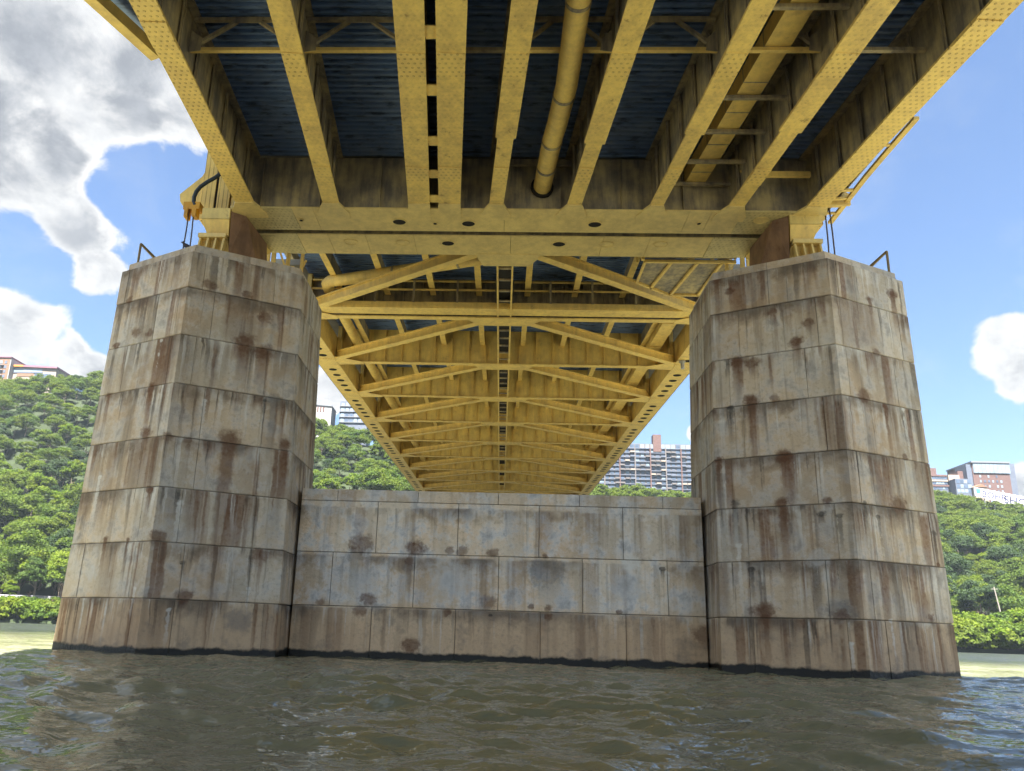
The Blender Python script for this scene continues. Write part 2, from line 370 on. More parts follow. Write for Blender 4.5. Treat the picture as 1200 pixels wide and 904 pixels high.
LST = [('r', 287, 400, 15, 75), ('r', 309, 413, 14, 60), ('r', 289, 345, 7, 8), ('r', 246, 334, 9, 14), ('r', 221, 517, 6, 18), ('r', 269, 514, 15, 250),
       ('r', 334, 521, 9, 100), ('r', 172, 507, 10, 60), ('r', 216, 699, 10, 16), ('r', 304, 650, 11, 26), ('r', 160, 390, 9, 5), ('r', 176, 391, 8, 5), ('g', 321, 468, 9, 95),
       ('r', 178, 455, 9, 55), ('r', 128, 464, 6, 50), ('r', 124, 632, 5, 45), ('r', 150, 633, 4, 60), ('r', 195, 512, 8, 14), ('r', 137, 405, 6, 14), ('r', 152, 352, 7, 5),
       ('r', 310, 372, 10, 20), ('w', 211, 590, 5, 60), ('k', 215, 660, 4, 22), ('w', 117, 560, 4, 75), ('w', 158, 690, 3, 45), ('w', 198, 715, 3, 50), ('w', 291, 690, 3, 35),
       ('l', 107, 672, 11, 4), ('w', 190, 400, 3, 90), ('k', 310, 470, 3, 40), ('w', 240, 470, 3, 70), ('g', 280, 728, 16, 3), ('r', 176, 575, 7, 40), ('r', 185, 628, 10, 8)]
RST = [('r', 933, 400, 9, 42), ('r', 862, 424, 9, 58), ('r', 881, 425, 9, 26), ('r', 881, 470, 10, 55), ('r', 908, 468, 7, 14), ('r', 920, 535, 11, 70), ('r', 917, 590, 9, 150), ('r', 895, 716, 13, 45), ('r', 897, 722, 6, 75),
       ('g', 985, 716, 17, 14), ('r', 985, 722, 10, 16), ('r', 970, 587, 6, 10), ('k', 857, 478, 4, 50), ('k', 861, 590, 6, 60), ('k', 984, 605, 4, 55), ('k', 881, 668, 4, 40), ('k', 963, 603, 5, 14),
       ('r', 1026, 413, 7, 8), ('r', 1012, 464, 11, 8), ('r', 1037, 478, 6, 130), ('r', 1053, 592, 13, 30), ('r', 1045, 345, 9, 70), ('r', 1091, 724, 5, 12), ('r', 1060, 536, 5, 6), ('r', 1018, 352, 6, 50),
       ('k', 1012, 590, 4, 42), ('k', 1029, 606, 3, 62), ('k', 1094, 625, 4, 40), ('w', 1044, 728, 3, 60), ('w', 998, 755, 3, 40), ('l', 960, 655, 14, 8), ('r', 840, 330, 6, 60), ('r', 855, 342, 6, 8),
       ('g', 845, 560, 8, 130), ('w', 866, 640, 4, 90), ('r', 842, 540, 6, 70), ('w', 1058, 480, 3, 90), ('r', 1100, 662, 3, 4), ('r', 905, 365, 6, 20), ('r', 947, 378, 7, 16)]
WST = [('r', 424, 638, 15, 8), ('g', 416, 650, 11, 60), ('r', 487, 643, 12, 5), ('r', 480, 657, 7, 16), ('g', 479, 665, 8, 45), ('r', 527, 645, 6, 6), ('r', 542, 646, 8, 12), ('r', 577, 648, 7, 4), ('r', 431, 703, 9, 4),
       ('r', 422, 716, 8, 5), ('r', 573, 706, 10, 8), ('r', 643, 713, 5, 3), ('r', 643, 724, 5, 3), ('r', 623, 711, 4, 3), ('r', 482, 757, 11, 4), ('r', 523, 718, 6, 4), ('r', 725, 718, 4, 4), ('r', 639, 652, 4, 3),
       ('g', 640, 672, 22, 30), ('l', 650, 695, 20, 4), ('w', 740, 660, 12, 12), ('w', 782, 672, 3, 55), ('k', 776, 667, 3, 14), ('l', 530, 680, 26, 22), ('l', 420, 680, 18, 20), ('l', 735, 690, 20, 16), ('r', 826, 745, 14, 20), ('k', 575, 721, 2, 3), ('r', 377, 705, 6, 5)]
ST_L = stone('left_tower_stone', mk_stains(LST, -1), 0.85, 0.8, light=0.4)
ST_R = stone('right_tower_stone', mk_stains(RST, 1), 0.85, 0.8, light=0.4)
ST_W = stone('wall_stone', mk_stains(WST, 0), 0.4, 0.6, light=0.95, gain=1.3)
MORTAR = plain('dark_joint_mortar', (0.12, 0.11, 0.09), 0.95, 0.4, 6)

def ring_block(pts_bot, pts_top, depth, center, z0, z1, proud):
    """one ashlar: outer polyline at bottom and top, chamfered arrises, inset back"""
    mb = MB(); ch = 0.018; g = 0.007
    nb = len(pts_bot); rows = []
    def trim(pts):
        pts = [p.copy() for p in pts]
        d = pts[1]-pts[0]; pts[0] = pts[0]+d/np.linalg.norm(d)*g; d = pts[-2]-pts[-1]; pts[-1] = pts[-1]+d/np.linalg.norm(d)*g
        return pts
    pb, pt = trim(pts_bot), trim(pts_top)
    def at(z, inset):
        t = (z-z0)/(z1-z0); out = []
        for a, b in zip(pb, pt):
            p = a*(1-t)+b*t; p[2] = z; d = center-p; d[2] = 0; d /= np.linalg.norm(d)
            out.append(p+d*(inset-proud))
        return out
    for z, ins in ((z0+g, depth), (z0+g, ch), (z0+g+ch, 0), (z1-g-ch, 0), (z1-g, ch), (z1-g, depth)): rows.append(at(z, ins))
    for r in rows: mb.v += [tuple(p) for p in r]
    R = len(rows)
    for i in range(R):
        j = (i+1) % R
        for k in range(nb-1): mb.f.append((i*nb+k, i*nb+k+1, j*nb+k+1, j*nb+k))
    mb.f.append(tuple(i*nb for i in range(R))); mb.f.append(tuple(i*nb+nb-1 for i in reversed(range(R))))
    return mb

SEAM = {-1: dict(on=[(203, 149), (207.5, 182.5, 152), (198, 145), (189, 131), (165, 115), (165, 105), (155, 95), (152, 88)],
                 np=[(240, 322), (249, 331), (227, 311), (237, 308), (230, 302), (211, 298), (213, 292), (201, 307)], pq=[0.45, 0.7, 0.4, 0.65, 0.45, 0.7, 0.4, 0.6]),
        1: dict(on=[(981, 1039), (986, 1055), (994, 1050), (997.5, 1063), (1006.7, 1071.7), (1025, 1092), (1022, 1093), (1041, 1109)],
                np=[(900,), (957.5, 866), (945, 855), (967, 872), (956.7, 858), (981, 876.5), (970, 879), (995.5, 884)], pq=[0.5, 0.3, 0.62, 0.4, 0.66, 0.35, 0.6, 0.45])}
def build_tower(side, mat, label):
    t = thing('pier_tower', label, 'bridge pier', (side*9.5, YM, 0), 'stone towers of the river pier')
    cen = np.array([side*9.5, YM, 0.0])
    for j in range(8):
        z1, z0 = ZS[j], ZS[j+1]; zm = (z1+max(z0, 0))/2
        cuts = []
        for fi, (a, b) in enumerate(zip(LOOP, LOOP[1:]+LOOP[0])):
            key = a+b
            if key in ('on', 'np'):
                us = [face_u(px, a, b, zm, side) for px in SEAM[side][key][j]]
            elif key == 'pq': us = [SEAM[side]['pq'][j]]
            else: us = [0.2+0.12*(j % 2), 0.75-0.12*(j % 2)]
            cuts += [(fi, min(max(u, 0.04), 0.96)) for u in us]
        cuts.sort()
        def P(c, z): 
            fi, u = c; a, b = LOOP[fi], LOOP[(fi+1) % 6]; return face_pt(a, b, u, z, side)
        for k, c0 in enumerate(cuts):
            c1 = cuts[(k+1) % len(cuts)]
            seq = [c0]; f = c0[0]
            while f != c1[0]:
                f = (f+1) % 6; seq.append((f, 0.0))
            seq.append(c1)
            mb = ring_block([P(c, z0) for c in seq], [P(c, z1) for c in seq], 0.5, cen.copy(), z0, z1, random.uniform(-0.006, 0.012))
            part('block', mb, mat, t)
    core = MB(); core.hexa([tuple(cen+(pier_pt(k, -1.2, side)-cen)*0.985) for k in LOOP], [tuple(cen+(pier_pt(k, 11.97, side)-cen)*0.985) for k in LOOP])
    for i, v in enumerate(core.v): core.v[i] = (v[0], v[1], -1.2 if i < 6 else 11.97)
    part('core', core, MORTAR, t)
    # coping slabs
    cs = 0.955
    for fi, (a, b) in enumerate(zip(LOOP, LOOP[1:]+LOOP[0])):
        ns = 2
        for k in range(ns):
            p0 = face_pt(a, b, k/ns, 12.0, side); p1 = face_pt(a, b, (k+1)/ns, 12.0, side)
            def sc(p, s, z): q = cen+(p-cen)*s; return (q[0], q[1], z)
            e = 0.006*(p1-p0)/np.linalg.norm(p1-p0); p0 = p0+e; p1 = p1-e
            mb = MB().hexa([sc(p0, cs, 12.003), sc(p1, cs, 12.003), sc(p1, 0.72, 12.003), sc(p0, 0.72, 12.003)], [sc(p0, cs-.004, 12.29), sc(p1, cs-.004, 12.29), sc(p1, 0.72, 12.29), sc(p0, 0.72, 12.29)])
            part('coping_stone', mb, mat, t)
    top = MB().hexa([tuple(cen+(pier_pt(k, 12.0, side)-cen)*0.715+np.array([0, 0, 0.004+12-12])) for k in LOOP], [tuple(cen+(pier_pt(k, 12.0, side)-cen)*0.715+np.array([0, 0, 0.25])) for k in LOOP])
    for i, v in enumerate(top.v): top.v[i] = (v[0], v[1], 12.004 if i < 6 else 12.26)
    part('top_slab', top, mat, t)
    return t
build_tower(-1, ST_L, 'tall tapering stone block tower with long rust streaks, left of the low wall')
build_tower(1, ST_R, 'tall tapering stone block tower with black drips, right of the low wall')

def build_wall():
    t = thing('pier_wall', 'low wall of large pale stone blocks with round rust spots between the two towers', 'stone wall', (0, YM, 0))
    zw = [5.133, 4.75, 3.137, 1.507, -1.2]
    seams = [(396, 490, 584, 679, 776.7), (441.7, 536.7, 631.7, 730), (388, 485, 584, 682.7, 782.7), (434, 533, 633, 734)]
    Y0, Y1 = 3.08, 3.92
    for j in range(4):
        z1, z0 = zw[j], zw[j+1]; zm = (z1+max(z0, 0))/2
        xs = [-6.27]
        for px in seams[j]:
            lo, hi = -7.0, 7.0
            for _ in range(40):
                mid = (lo+hi)/2
                if proj((mid, Y0, zm))[0] < px: lo = mid
                else: hi = mid
            xs.append(lo)
        xs.append(6.27)
        for a, b in zip(xs, xs[1:]):
            mb = MB(); g = 0.008; c = 0.014; pr = random.uniform(-0.006, 0.01)
            prof = [(Y0-pr, z0+g+c), (Y0-pr, z1-g-c), (Y0-pr+c, z1-g), (Y1-c, z1-g), (Y1, z1-g-c), (Y1, z0+g+c), (Y1-c, z0+g), (Y0-pr+c, z0+g)]
            n = len(prof); xa, xb = a+g, b-g
            rings = []
            for x, ins in ((xa, c), (xa+c, 0), (xb-c, 0), (xb, c)):
                rings.append([(x, y+(ins if y < YM else -ins), z) for y, z in prof])
            for r in rings: mb.v += r
            for i in range(3):
                for k in range(n):
                    l = (k+1) % n; mb.f.append((i*n+k, i*n+l, (i+1)*n+l, (i+1)*n+k))
            mb.f.append(tuple(range(n))); mb.f.append(tuple(3*n+k for k in range(n)))
            part('block' if j else 'coping_stone', mb, ST_W, t)
    part('core', MB().box(-6.2, 6.2, Y0+0.04, Y1-0.04, -1.2, 5.08).box(-6.5, 6.5, Y0+0.5, Y1-0.06, -1.2, 5.0), MORTAR, t)
build_wall()

# ------------------------------------------------------------------ approach span (near girders)
ZG = 15.0; ZD = 17.12
def corrugated(x0f, x1f, y0, y1, zf, pitch=0.23, dep=0.085):
    """ribbed deck pan: ribs run across; x limits are functions of y, z is a function of y"""
    mb = MB(); y = y0; prof = []
    while y < y1:
        for fy, fz in ((0, 0), (0.35, 0), (0.5, 1), (0.85, 1)): prof.append((y+fy*pitch, fz*dep))
        y += pitch
    for (yy, dz) in prof:
        z = zf(yy)+dz; mb.v += [(x0f(yy), yy, z), (x1f(yy), yy, z)]
    for i in range(len(prof)-1): mb.f.append((2*i, 2*i+1, 2*i+3, 2*i+2))
    return mb

A = thing('approach_span', 'yellow steel girder span with blue ribbed deck overhead, in front of the pier', 'bridge span', (0, 0, 15))
GX = [(-9.05, -8.63, 0.65), (-6.05, -5.39, 0.56), (-3.0, -2.34, 0.74), (-1.95, -1.33, 0.75), (-0.35, 0.37, 0.60), (2.30, 3.05, 0.60), (5.07, 5.84, 0.56), (7.74, 8.53, 0.65), (10.39, 11.27, 0.68)]
YJ, YE = 2.83, -44.0
def gx(i, y):
    a, b, w = GX[i]; return a+(b-a)*(YJ-y)/8.78
stiff = MB().box(-0.006, 0.006, -0.065, 0.065, 0, 1.93).box(-0.05, 0.05, -0.008, 0.008, 0, 1.93).mesh('stiffener', YEL_WEB)
stepY = {4: -1.0, 5: -0.75, 7: -1.3, 6: -1.2}
for i, (a, b, w) in enumerate(GX):
    web = MB(); p0, p1 = (gx(i, YJ+0.1), YJ+0.1, 0), (gx(i, YE), YE, 0)
    web.beam((p0[0], p0[1], ZG+1.08), (p1[0], p1[1], ZG+1.08), 0.03, 2.04)
    if i in (2, 3):
        for s in (-1, 1): web.beam((p0[0]+s*w*0.36, p0[1], ZG+1.08), (p1[0]+s*w*0.36, p1[1], ZG+1.08), 0.03, 2.04)
    g = part('girder', web, YEL_WEB, A)
    rm = YEL_RIV if i in (0, 8) else YEL_FL
    fl = MB()
    ys = stepY.get(i)
    if ys is None: fl.beam((gx(i, YJ-0.35), YJ-0.35, ZG), (p1[0], p1[1], ZG), w, 0.07, 0.035)
    else:
        fl.beam((gx(i, YJ-0.35), YJ-0.35, ZG), (gx(i, ys), ys, ZG), w*0.80, 0.06, 0.035)
        fl.beam((gx(i, ys), ys, ZG), (p1[0], p1[1], ZG), w*1.02, 0.085, 0.03)
    part('bottom_flange', fl, rm, g)
    # flared end plate joining the cross girder
    ww = w*(0.8 if ys is not None else 1.0); xj = gx(i, YJ-0.35); xe = gx(i, YJ+0.35)
    flare = 0.30 if i not in (2, 3) else 0.03
    part('end_plate', MB().prism([(xj-ww/2, YJ-0.35), (xj+ww/2, YJ-0.35), (xe+ww/2+flare, YJ+0.3), (xe+ww/2+flare*0.9, YJ+0.62), (xe-ww/2-flare*0.9, YJ+0.62), (xe-ww/2-flare, YJ+0.3)], 'z', ZG-0.028, ZG+0.05), YEL_PALE, g)
    for ysp in ((-4.9,) if i in (0, 8) else (-3.9, 0.85)):
        part('splice_plate', MB().beam((gx(i, ysp-0.42), ysp-0.42, ZG-0.018), (gx(i, ysp+0.42), ysp+0.42, ZG-0.018), w*(0.78 if (ys is not None and ysp > 0) else 0.98), 0.02), YEL_RIV, g)
    part('top_flange', MB().beam((p0[0], p0[1], ZD-0.03), (p1[0], p1[1], ZD-0.03), w*0.8, 0.05, -0.02), YEL_WEB, g)
    y = YJ-0.75
    while y > -12:
        for s in (-1, 1):
            if i in (2, 3) or (i == 0 and s < 0 and False): continue
            link_part('stiffener', stiff, g, (gx(i, y)+s*0.08, y, ZG+0.1-15))
        y -= 1.22
for y in (2.3, 0.9, -0.75, -2.9, -4.9, -7.2, -10):
    part('batten_plate', MB().box(gx(2, y)+0.37, gx(3, y)-0.37, y-0.2, y+0.2, ZG+0.05, ZG+0.09), YEL, A)
# deck pans in each bay and the slab above
for i in range(8):
    pan = corrugated(lambda y, i=i: gx(i, y)+0.02, lambda y, i=i: gx(i+1, y)-0.02, -14.0, YJ+0.05, lambda y: ZD)
    part('deck_pan', pan, DECK, A)
slab = MB()
def slab_x(y, s): return gx(0, y)-1.35 if s < 0 else gx(8, y)+1.4
slab.hexa([(slab_x(4.2, -1), 4.2, ZD+0.1), (slab_x(4.2, 1), 4.2, ZD+0.1), (slab_x(YE, 1), YE, ZD+0.1), (slab_x(YE, -1), YE, ZD+0.1)],
          [(slab_x(4.2, -1), 4.2, ZD+0.4), (slab_x(4.2, 1), 4.2, ZD+0.4), (slab_x(YE, 1), YE, ZD+0.4), (slab_x(YE, -1), YE, ZD+0.4)])
part('deck_slab', slab, CONC, A)
# splayed edge beam, left
fa, fb = Vector((-10.2, -2.3, 16.6)), Vector((-15.2, -15.3, 16.6))
part('edge_beam', MB().beam(fa, fb, 0.32, 0.07, 0.03).beam(fa+Vector((0.0, 0, 0.25)), fb+Vector((0, 0, 0.25)), 0.04, 0.5), YEL, A)
part('edge_slab', MB().hexa([(gx(0, -2)-1.35, -2.0, ZD+0.1), (gx(0, YE)-1.36, YE, ZD+0.1), (-25.5, YE, ZD+0.1), (-10.45, -2.2, ZD+0.1)], [(gx(0, -2)-1.35, -2.0, ZD+0.4), (gx(0, YE)-1.36, YE, ZD+0.4), (-25.5, YE, ZD+0.4), (-10.45, -2.2, ZD+0.4)]), DECK, A)
# outer strip with cross pieces, right
ro = [(11.72, -1.3), (11.66, 0.1), (11.62, 1.5), (11.66, 4.3)]
strip = MB()
for (x0, y0), (x1, y1) in zip(ro, ro[1:]): strip.beam((x0, y0, 15.5), (x1, y1, 15.5), 0.16, 0.10)
st_o = part('outer_strip', strip, YEL, A)
for y, w in ((-0.1, 0.09), (2.25, 0.12), (2.75, 0.12), (3.2, 0.1), (3.65, 0.1)):
    part('cross_piece', MB().beam((gx(8, y)+0.25, y, 15.45), (11.62, y+0.02, 15.5), w, 0.06), YEL, A)
part('gap_shade_sheet', MB().prism([(gx(8, -0.9)+0.3, -0.9), (11.66, -0.6), (11.5, 1.5), (11.5, 4.2), (gx(8, 2.8)+0.1, 4.2), (gx(8, 2.8)+0.3, 2.8)], 'z', 15.86, 15.92), DARK, A)  # dark sheet added to stand in for shade in the gap
part('outer_web', MB().beam((11.75, -6.5, 16.3), (11.3, 3.9, 16.3), 0.04, 1.5), YEL_WEB, A)
# cross frames between girders
def cross_frame(i, y, full=True):
    x0, x1 = gx(i, y)+0.06, gx(i+1, y)-0.06; zb = 16.0; mx = (x0+x1)/2
    t = part('cross_frame', MB().beam((x0, y, zb), (x1, y, zb), 0.11, 0.10), YEL_WEB if not full else YEL, A)
    if full:
        gp = MB().prism([(x0, zb-0.1), (x0+0.32, zb-0.05), (x0+0.32, zb+0.35), (x0, zb+0.6)], 'y', y-0.06, y-0.045)
        part('gusset', gp, YEL_WEB, t); gp = MB().prism([(x1, zb-0.1), (x1-0.32, zb-0.05), (x1-0.26, zb+0.35), (x1, zb+0.6)], 'y', y-0.06, y-0.045)
        part('gusset', gp, YEL_WEB, t); gp = MB().prism([(mx-0.45, 17.05), (mx-0.35, 16.85), (mx+0.35, 16.85), (mx+0.45, 17.05)], 'y', y-0.06, y-0.045)
        part('gusset', gp, YEL_WEB, t)
        part('diagonal', MB().beam((x0+0.2, y, zb+0.2), (mx-0.3, y, 16.95), 0.09, 0.09), YEL_WEB, t)
        part('diagonal', MB().beam((x1-0.2, y, zb+0.2), (mx+0.3, y, 16.95), 0.09, 0.09), YEL_WEB, t)
        part('top_strut', MB().beam((x0, y, 17.0), (x1, y, 17.0), 0.1, 0.1), YEL_WEB, t)
for i in (0, 1, 3, 4, 5, 6, 7):
    for y in (-3.3, -9.8): cross_frame(i, y, i not in (3, 7))
for y in (-4.7, -1.5, 0.0, 1.5, 2.75): cross_frame(6, y, False)
part('brace', MB().beam((gx(7, 2.0), 2.0, 15.95), (9.35, 0.0, 16.9), 0.1, 0.1).beam((gx(7, 2.1)+0.3, 2.1, 15.95), (gx(8, 2.1)-0.35, 2.1, 15.95), 0.12, 0.18), YEL, A)
part('brace', MB().beam((gx(4, 2.6), 2.6, 16.6), (gx(5, 2.6), 2.6, 16.6), 0.06, 0.06), YEL_WEB, A)
# end cross girder of the approach
cg = part('cross_girder', MB().box(-9.6, 10.5, 2.95, 3.0, ZG+0.05, ZD-0.02).box(-9.6, 10.5, 4.1, 4.15, ZG+0.05, ZD-0.02), YEL_WEB, A)
segx = [-9.3, -8.35, -7.5, -6.75, -0.05, 6.3, 7.05, 8.1, 10.0]
for k, (a, b) in enumerate(zip(segx, segx[1:])):
    mat = YEL_PALE_RIV if k in (0, 1, 7) else YEL_PALE
    ext = {0: 0.45, 7: 0.45}.get(k, 0)
    if k == 0: poly = [(a-0.35, 2.83), (b-0.006, 2.83), (b-0.006, 4.29), (a+0.1, 4.29)]
    elif k == 7: poly = [(a+0.006, 2.83), (b+0.35, 2.83), (b-0.1, 4.29), (a+0.006, 4.29)]
    else: poly = [(a+0.006, 2.83), (b-0.006, 2.83), (b-0.006, 4.29), (a+0.006, 4.29)]
    part('flange_plate', MB().prism(poly, 'z', ZG+0.002, ZG+0.055), mat, cg)
def manhole(px, py, z, parent, rx, ry, cover=False):
    p = hit(px, py, 2, z); n = 20
    ring = [(p[0]+rx*math.cos(2*math.pi*k/n), p[1]+ry*math.sin(2*math.pi*k/n)) for k in range(n)]
    o = part('access_hole' if not cover else 'hole_cover', MB().prism(ring, 'z', z-0.012, z-0.004), YEL_PALE if cover else DARK, parent)  # open holes are flat dark discs, their shade put into the colour
    rim = MB(); 
    for k in range(n):
        a, b = ring[k], ring[(k+1) % n]; rim.beam((a[0], a[1], z-0.016), (b[0], b[1], z-0.016), 0.035, 0.02)
    part('rim', rim, YEL_PALE, o)
for px, py in ((468, 260), (549, 262), (697, 263)): manhole(px, py, ZG, cg, 0.25, 0.2)
manhole(892, 258, ZG, cg, 0.25, 0.2, True)
for px, py in ((353, 258), (510, 262), (819, 262), (283, 262)): manhole(px, py, ZG, cg, 0.085, 0.09)
for x in np.arange(-8.6, 9.6, 2.1):
    for s in (0.0,): part('web_stiffener', MB().box(x-0.01, x+0.01, 2.83, 2.95, ZG+0.06, ZD-0.05), YEL_WEB, cg)

# ------------------------------------------------------------------ main span (far side)
def zb(y): return 15.3+0.043*(y-5.0)
MS = thing('main_span', 'long yellow main span with chevron braced underside running to the far bank', 'bridge span', (0, 5, 15))
TX = 10.30
eg = part('end_girder', MB().box(-9.75, 9.75, 4.75, 4.80, ZG+0.05, 17.2).box(-8.9, 8.9, 5.85, 5.90, ZG+0.05, 17.2), YEL_WEB, MS)
seg2 = [-7.75, -6.6, -5.2, -3.4, 0.2, 3.6, 5.3, 7.55]
for a, b in zip(seg2, seg2[1:]): part('flange_plate', MB().box(a+0.006, b-0.006, 4.60, 6.02, ZG+0.002, ZG+0.05), YEL_PALE, eg)
part('end_plate', MB().prism([(-9.35, 4.62), (-7.756, 4.60), (-7.756, 6.04), (-9.15, 5.98)], 'z', ZG-0.01, ZG+0.05), YEL_PALE_RIV, eg)
part('end_plate', MB().prism([(9.35, 4.62), (7.556, 4.60), (7.556, 6.04), (9.15, 5.98)], 'z', ZG-0.01, ZG+0.05), YEL_PALE_RIV, eg)
for s in (-1, 1):
    part('side_plate', MB().hexa([(s*9.36, 4.66, 14.15), (s*9.26, 5.0, 14.15), (s*9.20, 5.0, 14.15), (s*9.30, 4.66, 14.15)], [(s*9.36, 4.66, 15.0), (s*9.2, 5.95, 15.0), (s*9.12, 5.95, 15.0), (s*9.30, 4.66, 15.0)]), YEL, eg)
part('gusset', MB().prism([(-1.1, 5.9), (1.35, 5.9), (1.25, 6.3), (0.95, 6.85), (-0.85, 6.85), (-1.05, 6.3)], 'z', ZG-0.02, ZG+0.03), YEL_PALE, eg)
for px, py, cv in ((411, 283.5, 1), (472, 284.5, 1), (525, 285, 0), (655, 286, 0), (711, 286.5, 1), (774, 286.5, 1)): manhole(px, py, ZG, eg, 0.25, 0.19, cv)

FB = [6.4+7.15*k for k in range(1, 14)]
YEND = FB[-1]+1.0
# tie chords
for s in (-1, 1):
    t = MB(); a, b = 11.0, YEND
    def bx(x0, x1, d0, d1): t.hexa([(x0, a, zb(a)+d0), (x1, a, zb(a)+d0), (x1, b, zb(b)+d0), (x0, b, zb(b)+d0)], [(x0, a, zb(a)+d1), (x1, a, zb(a)+d1), (x1, b, zb(b)+d1), (x0, b, zb(b)+d1)])
    bx(s*10.82, s*10.76, 0.04, 1.5); bx(s*9.84, s*9.78, 0.04, 1.5); bx(s*10.76, s*9.84, 1.44, 1.5)
    tie = part('tie_chord', t, YEL, MS)
    t = MB(); bx(s*10.90, s*9.70, 0.0, 0.04); part('bottom_plate', t, YEL, tie)
    hole = MB(); n = 14
    hole.prism([(0.24*math.cos(2*math.pi*k/n), 0.2*math.sin(2*math.pi*k/n)) for k in range(n)], 'z', -0.012, 0.0)
    hm = hole.mesh('access_hole', DARK)
    y0 = FB[1]
    for y0 in FB[:9]:
        for k in range(5):
            y = y0+1.35+k*1.12; link_part('access_hole', hm, tie, (s*10.3, y-5, zb(y)-15-0.002))
        part('splice_plate', MB().hexa([(s*10.86, y0-0.7, zb(y0-0.7)-0.02), (s*9.74, y0-0.7, zb(y0-0.7)-0.02), (s*9.74, y0+0.75, zb(y0+0.75)-0.02), (s*10.86, y0+0.75, zb(y0+0.75)-0.02)],
             [(s*10.86, y0-0.7, zb(y0-0.7)-0.002), (s*9.74, y0-0.7, zb(y0-0.7)-0.002), (s*9.74, y0+0.75, zb(y0+0.75)-0.002), (s*10.86, y0+0.75, zb(y0+0.75)-0.002)]), YEL_RIV, tie)
    # outer cable tray / walkway edge
    e = MB(); a, b = 12.0, YEND
    e.beam((s*11.35, a, zb(a)+0.75), (s*11.35, b, zb(b)+0.75), 0.16, 0.30)
    part('edge_beam', e, YEL_WEB, MS)
    for y0 in np.arange(14, 68, 2.4):
        part('bracket', MB().beam((s*10.85, y0, zb(y0)+0.7), (s*11.28, y0, zb(y0)+0.7), 0.25, 0.12), YEL, MS)
sp = hit(799, 440, 1, 19.0)
part('drain_spout', MB().tube([(9.95, 19.3, zb(19.3)-0.05), (9.95, 19.3, zb(19.3)-0.12)], 0.17, 12).tube([(9.95, 19.3, zb(19.3)-0.1), (9.95, 19.3, zb(19.3)-0.5)], 0.10, 12), plain('grey_spout', (0.45, 0.44, 0.42), 0.6), MS, True)
# deck over the main span
part('deck_pan', corrugated(lambda y: -9.7, lambda y: 9.7, 5.95, 30, lambda y: zb(y)+2.15), DECK, MS)
a, b = 4.25, 12.5
part('deck_slab', MB().hexa([(-9.6, a, zb(a)+2.3), (9.6, a, zb(a)+2.3), (9.6, b, zb(b)+2.3), (-9.6, b, zb(b)+2.3)], [(-9.6, a, zb(a)+2.6), (9.6, a, zb(a)+2.6), (9.6, b, zb(b)+2.6), (-9.6, b, zb(b)+2.6)]), CONC, MS)
a, b = 12.5, YEND
part('deck_slab', MB().hexa([(-11.2, a, zb(a)+2.3), (11.2, a, zb(a)+2.3), (11.2, b, zb(b)+2.3), (-11.2, b, zb(b)+2.3)], [(-11.2, a, zb(a)+2.6), (11.2, a, zb(a)+2.6), (11.2, b, zb(b)+2.6), (-11.2, b, zb(b)+2.6)]), CONC, MS)
# floor beams with stiffeners, gussets and chevron braces
stf = {}
for k, y in enumerate(FB):
    z = zb(y)
    fb = part('floor_beam', MB().box(-9.75, 9.75, y-0.015, y+0.015, z+0.06, z+2.1), YEL if k > 0 else YEL_WEB, MS)
    part('bottom_flange', MB().box(-9.72, 9.72, y-0.17, y+0.17, z+0.01, z+0.06), YEL, fb)
    part('gusset', MB().prism([(-1.75, y-0.18), (1.75, y-0.18), (1.75, y+0.1), (1.25, y+0.75), (-1.25, y+0.75), (-1.75, y+0.1)], 'z', z-0.012, z+0.008), YEL, fb)
    for s in (-1, 1):
        part('corner_gusset', MB().prism([(s*9.7, y-1.0), (s*8.2, y-0.2), (s*8.2, y+0.2), (s*9.7, y+0.3)], 'z', z-0.012, z+0.008), YEL, fb)
        part('post', MB().box(s*9.72, s*9.5, y-0.45, y-0.05, z+0.06, z+2.1), YEL, fb)
    m = MB().box(-0.012, 0.012, -0.17, -0.02, 0, 2.0).mesh('stiffener', YEL_WEB if k == 0 else YEL)
    if k < 8:
        for x in np.arange(-8.9, 9.0, 0.98):
            link_part('stiffener', m, fb, (x, y-5, z+0.07-15))
    prev = FB[k-1] if k else 6.2
    for s in (-1, 1):
        p = Vector((s*1.0, prev+0.35, zb(prev+0.35)+0.22)); q = Vector((s*9.55, y-0.75, zb(y-0.75)+0.22))
        d = MB().beam(p, q, 0.05, 0.42).beam(p, q, 0.36, 0.05, -0.22).beam(p, q, 0.30, 0.04, 0.21)
        part('chevron_brace', d, YEL, MS)
    # stringers between floor beams
for k in range(0, 9):
    y0, y1 = (5.95 if k == 0 else FB[k-1]+0.05), FB[k]-0.05
    for x in (-8.0, -5.75, -3.5, -1.25, 1.1, 3.4, 5.7, 8.0):
        st = part('stringer', MB().beam((x, y0, zb(y0)+1.66), (x, y1, zb(y1)+1.66), 0.03, 0.82), YEL_WEB, MS)
        part('bottom_flange', MB().beam((x, y0, zb(y0)+1.23), (x, y1, zb(y1)+1.23), 0.28, 0.045), YEL, st)
# central ladder rails
lr = MB()
for k in range(0, 9):
    y0, y1 = (6.5 if k == 0 else FB[k-1]+0.2), FB[k]-0.2
    for s in (-1, 1):
        part('ladder_rail', MB().beam((s*0.31, y0, zb(y0)+0.17), (s*0.31, y1, zb(y1)+0.17), 0.075, 0.24), YEL, MS)
    if k < 6:
        y = y0+0.55
        while y < y1:
            part('ladder_rung', MB().box(-0.28, 0.28, y-0.06, y+0.06, zb(y)+0.13, zb(y)+0.19), YEL_WEB, MS); y += 1.15
    part('tray', MB().box(-0.27, 0.27, y0, y1, zb(y0)+1.0, zb(y0)+1.04), DARK, MS)
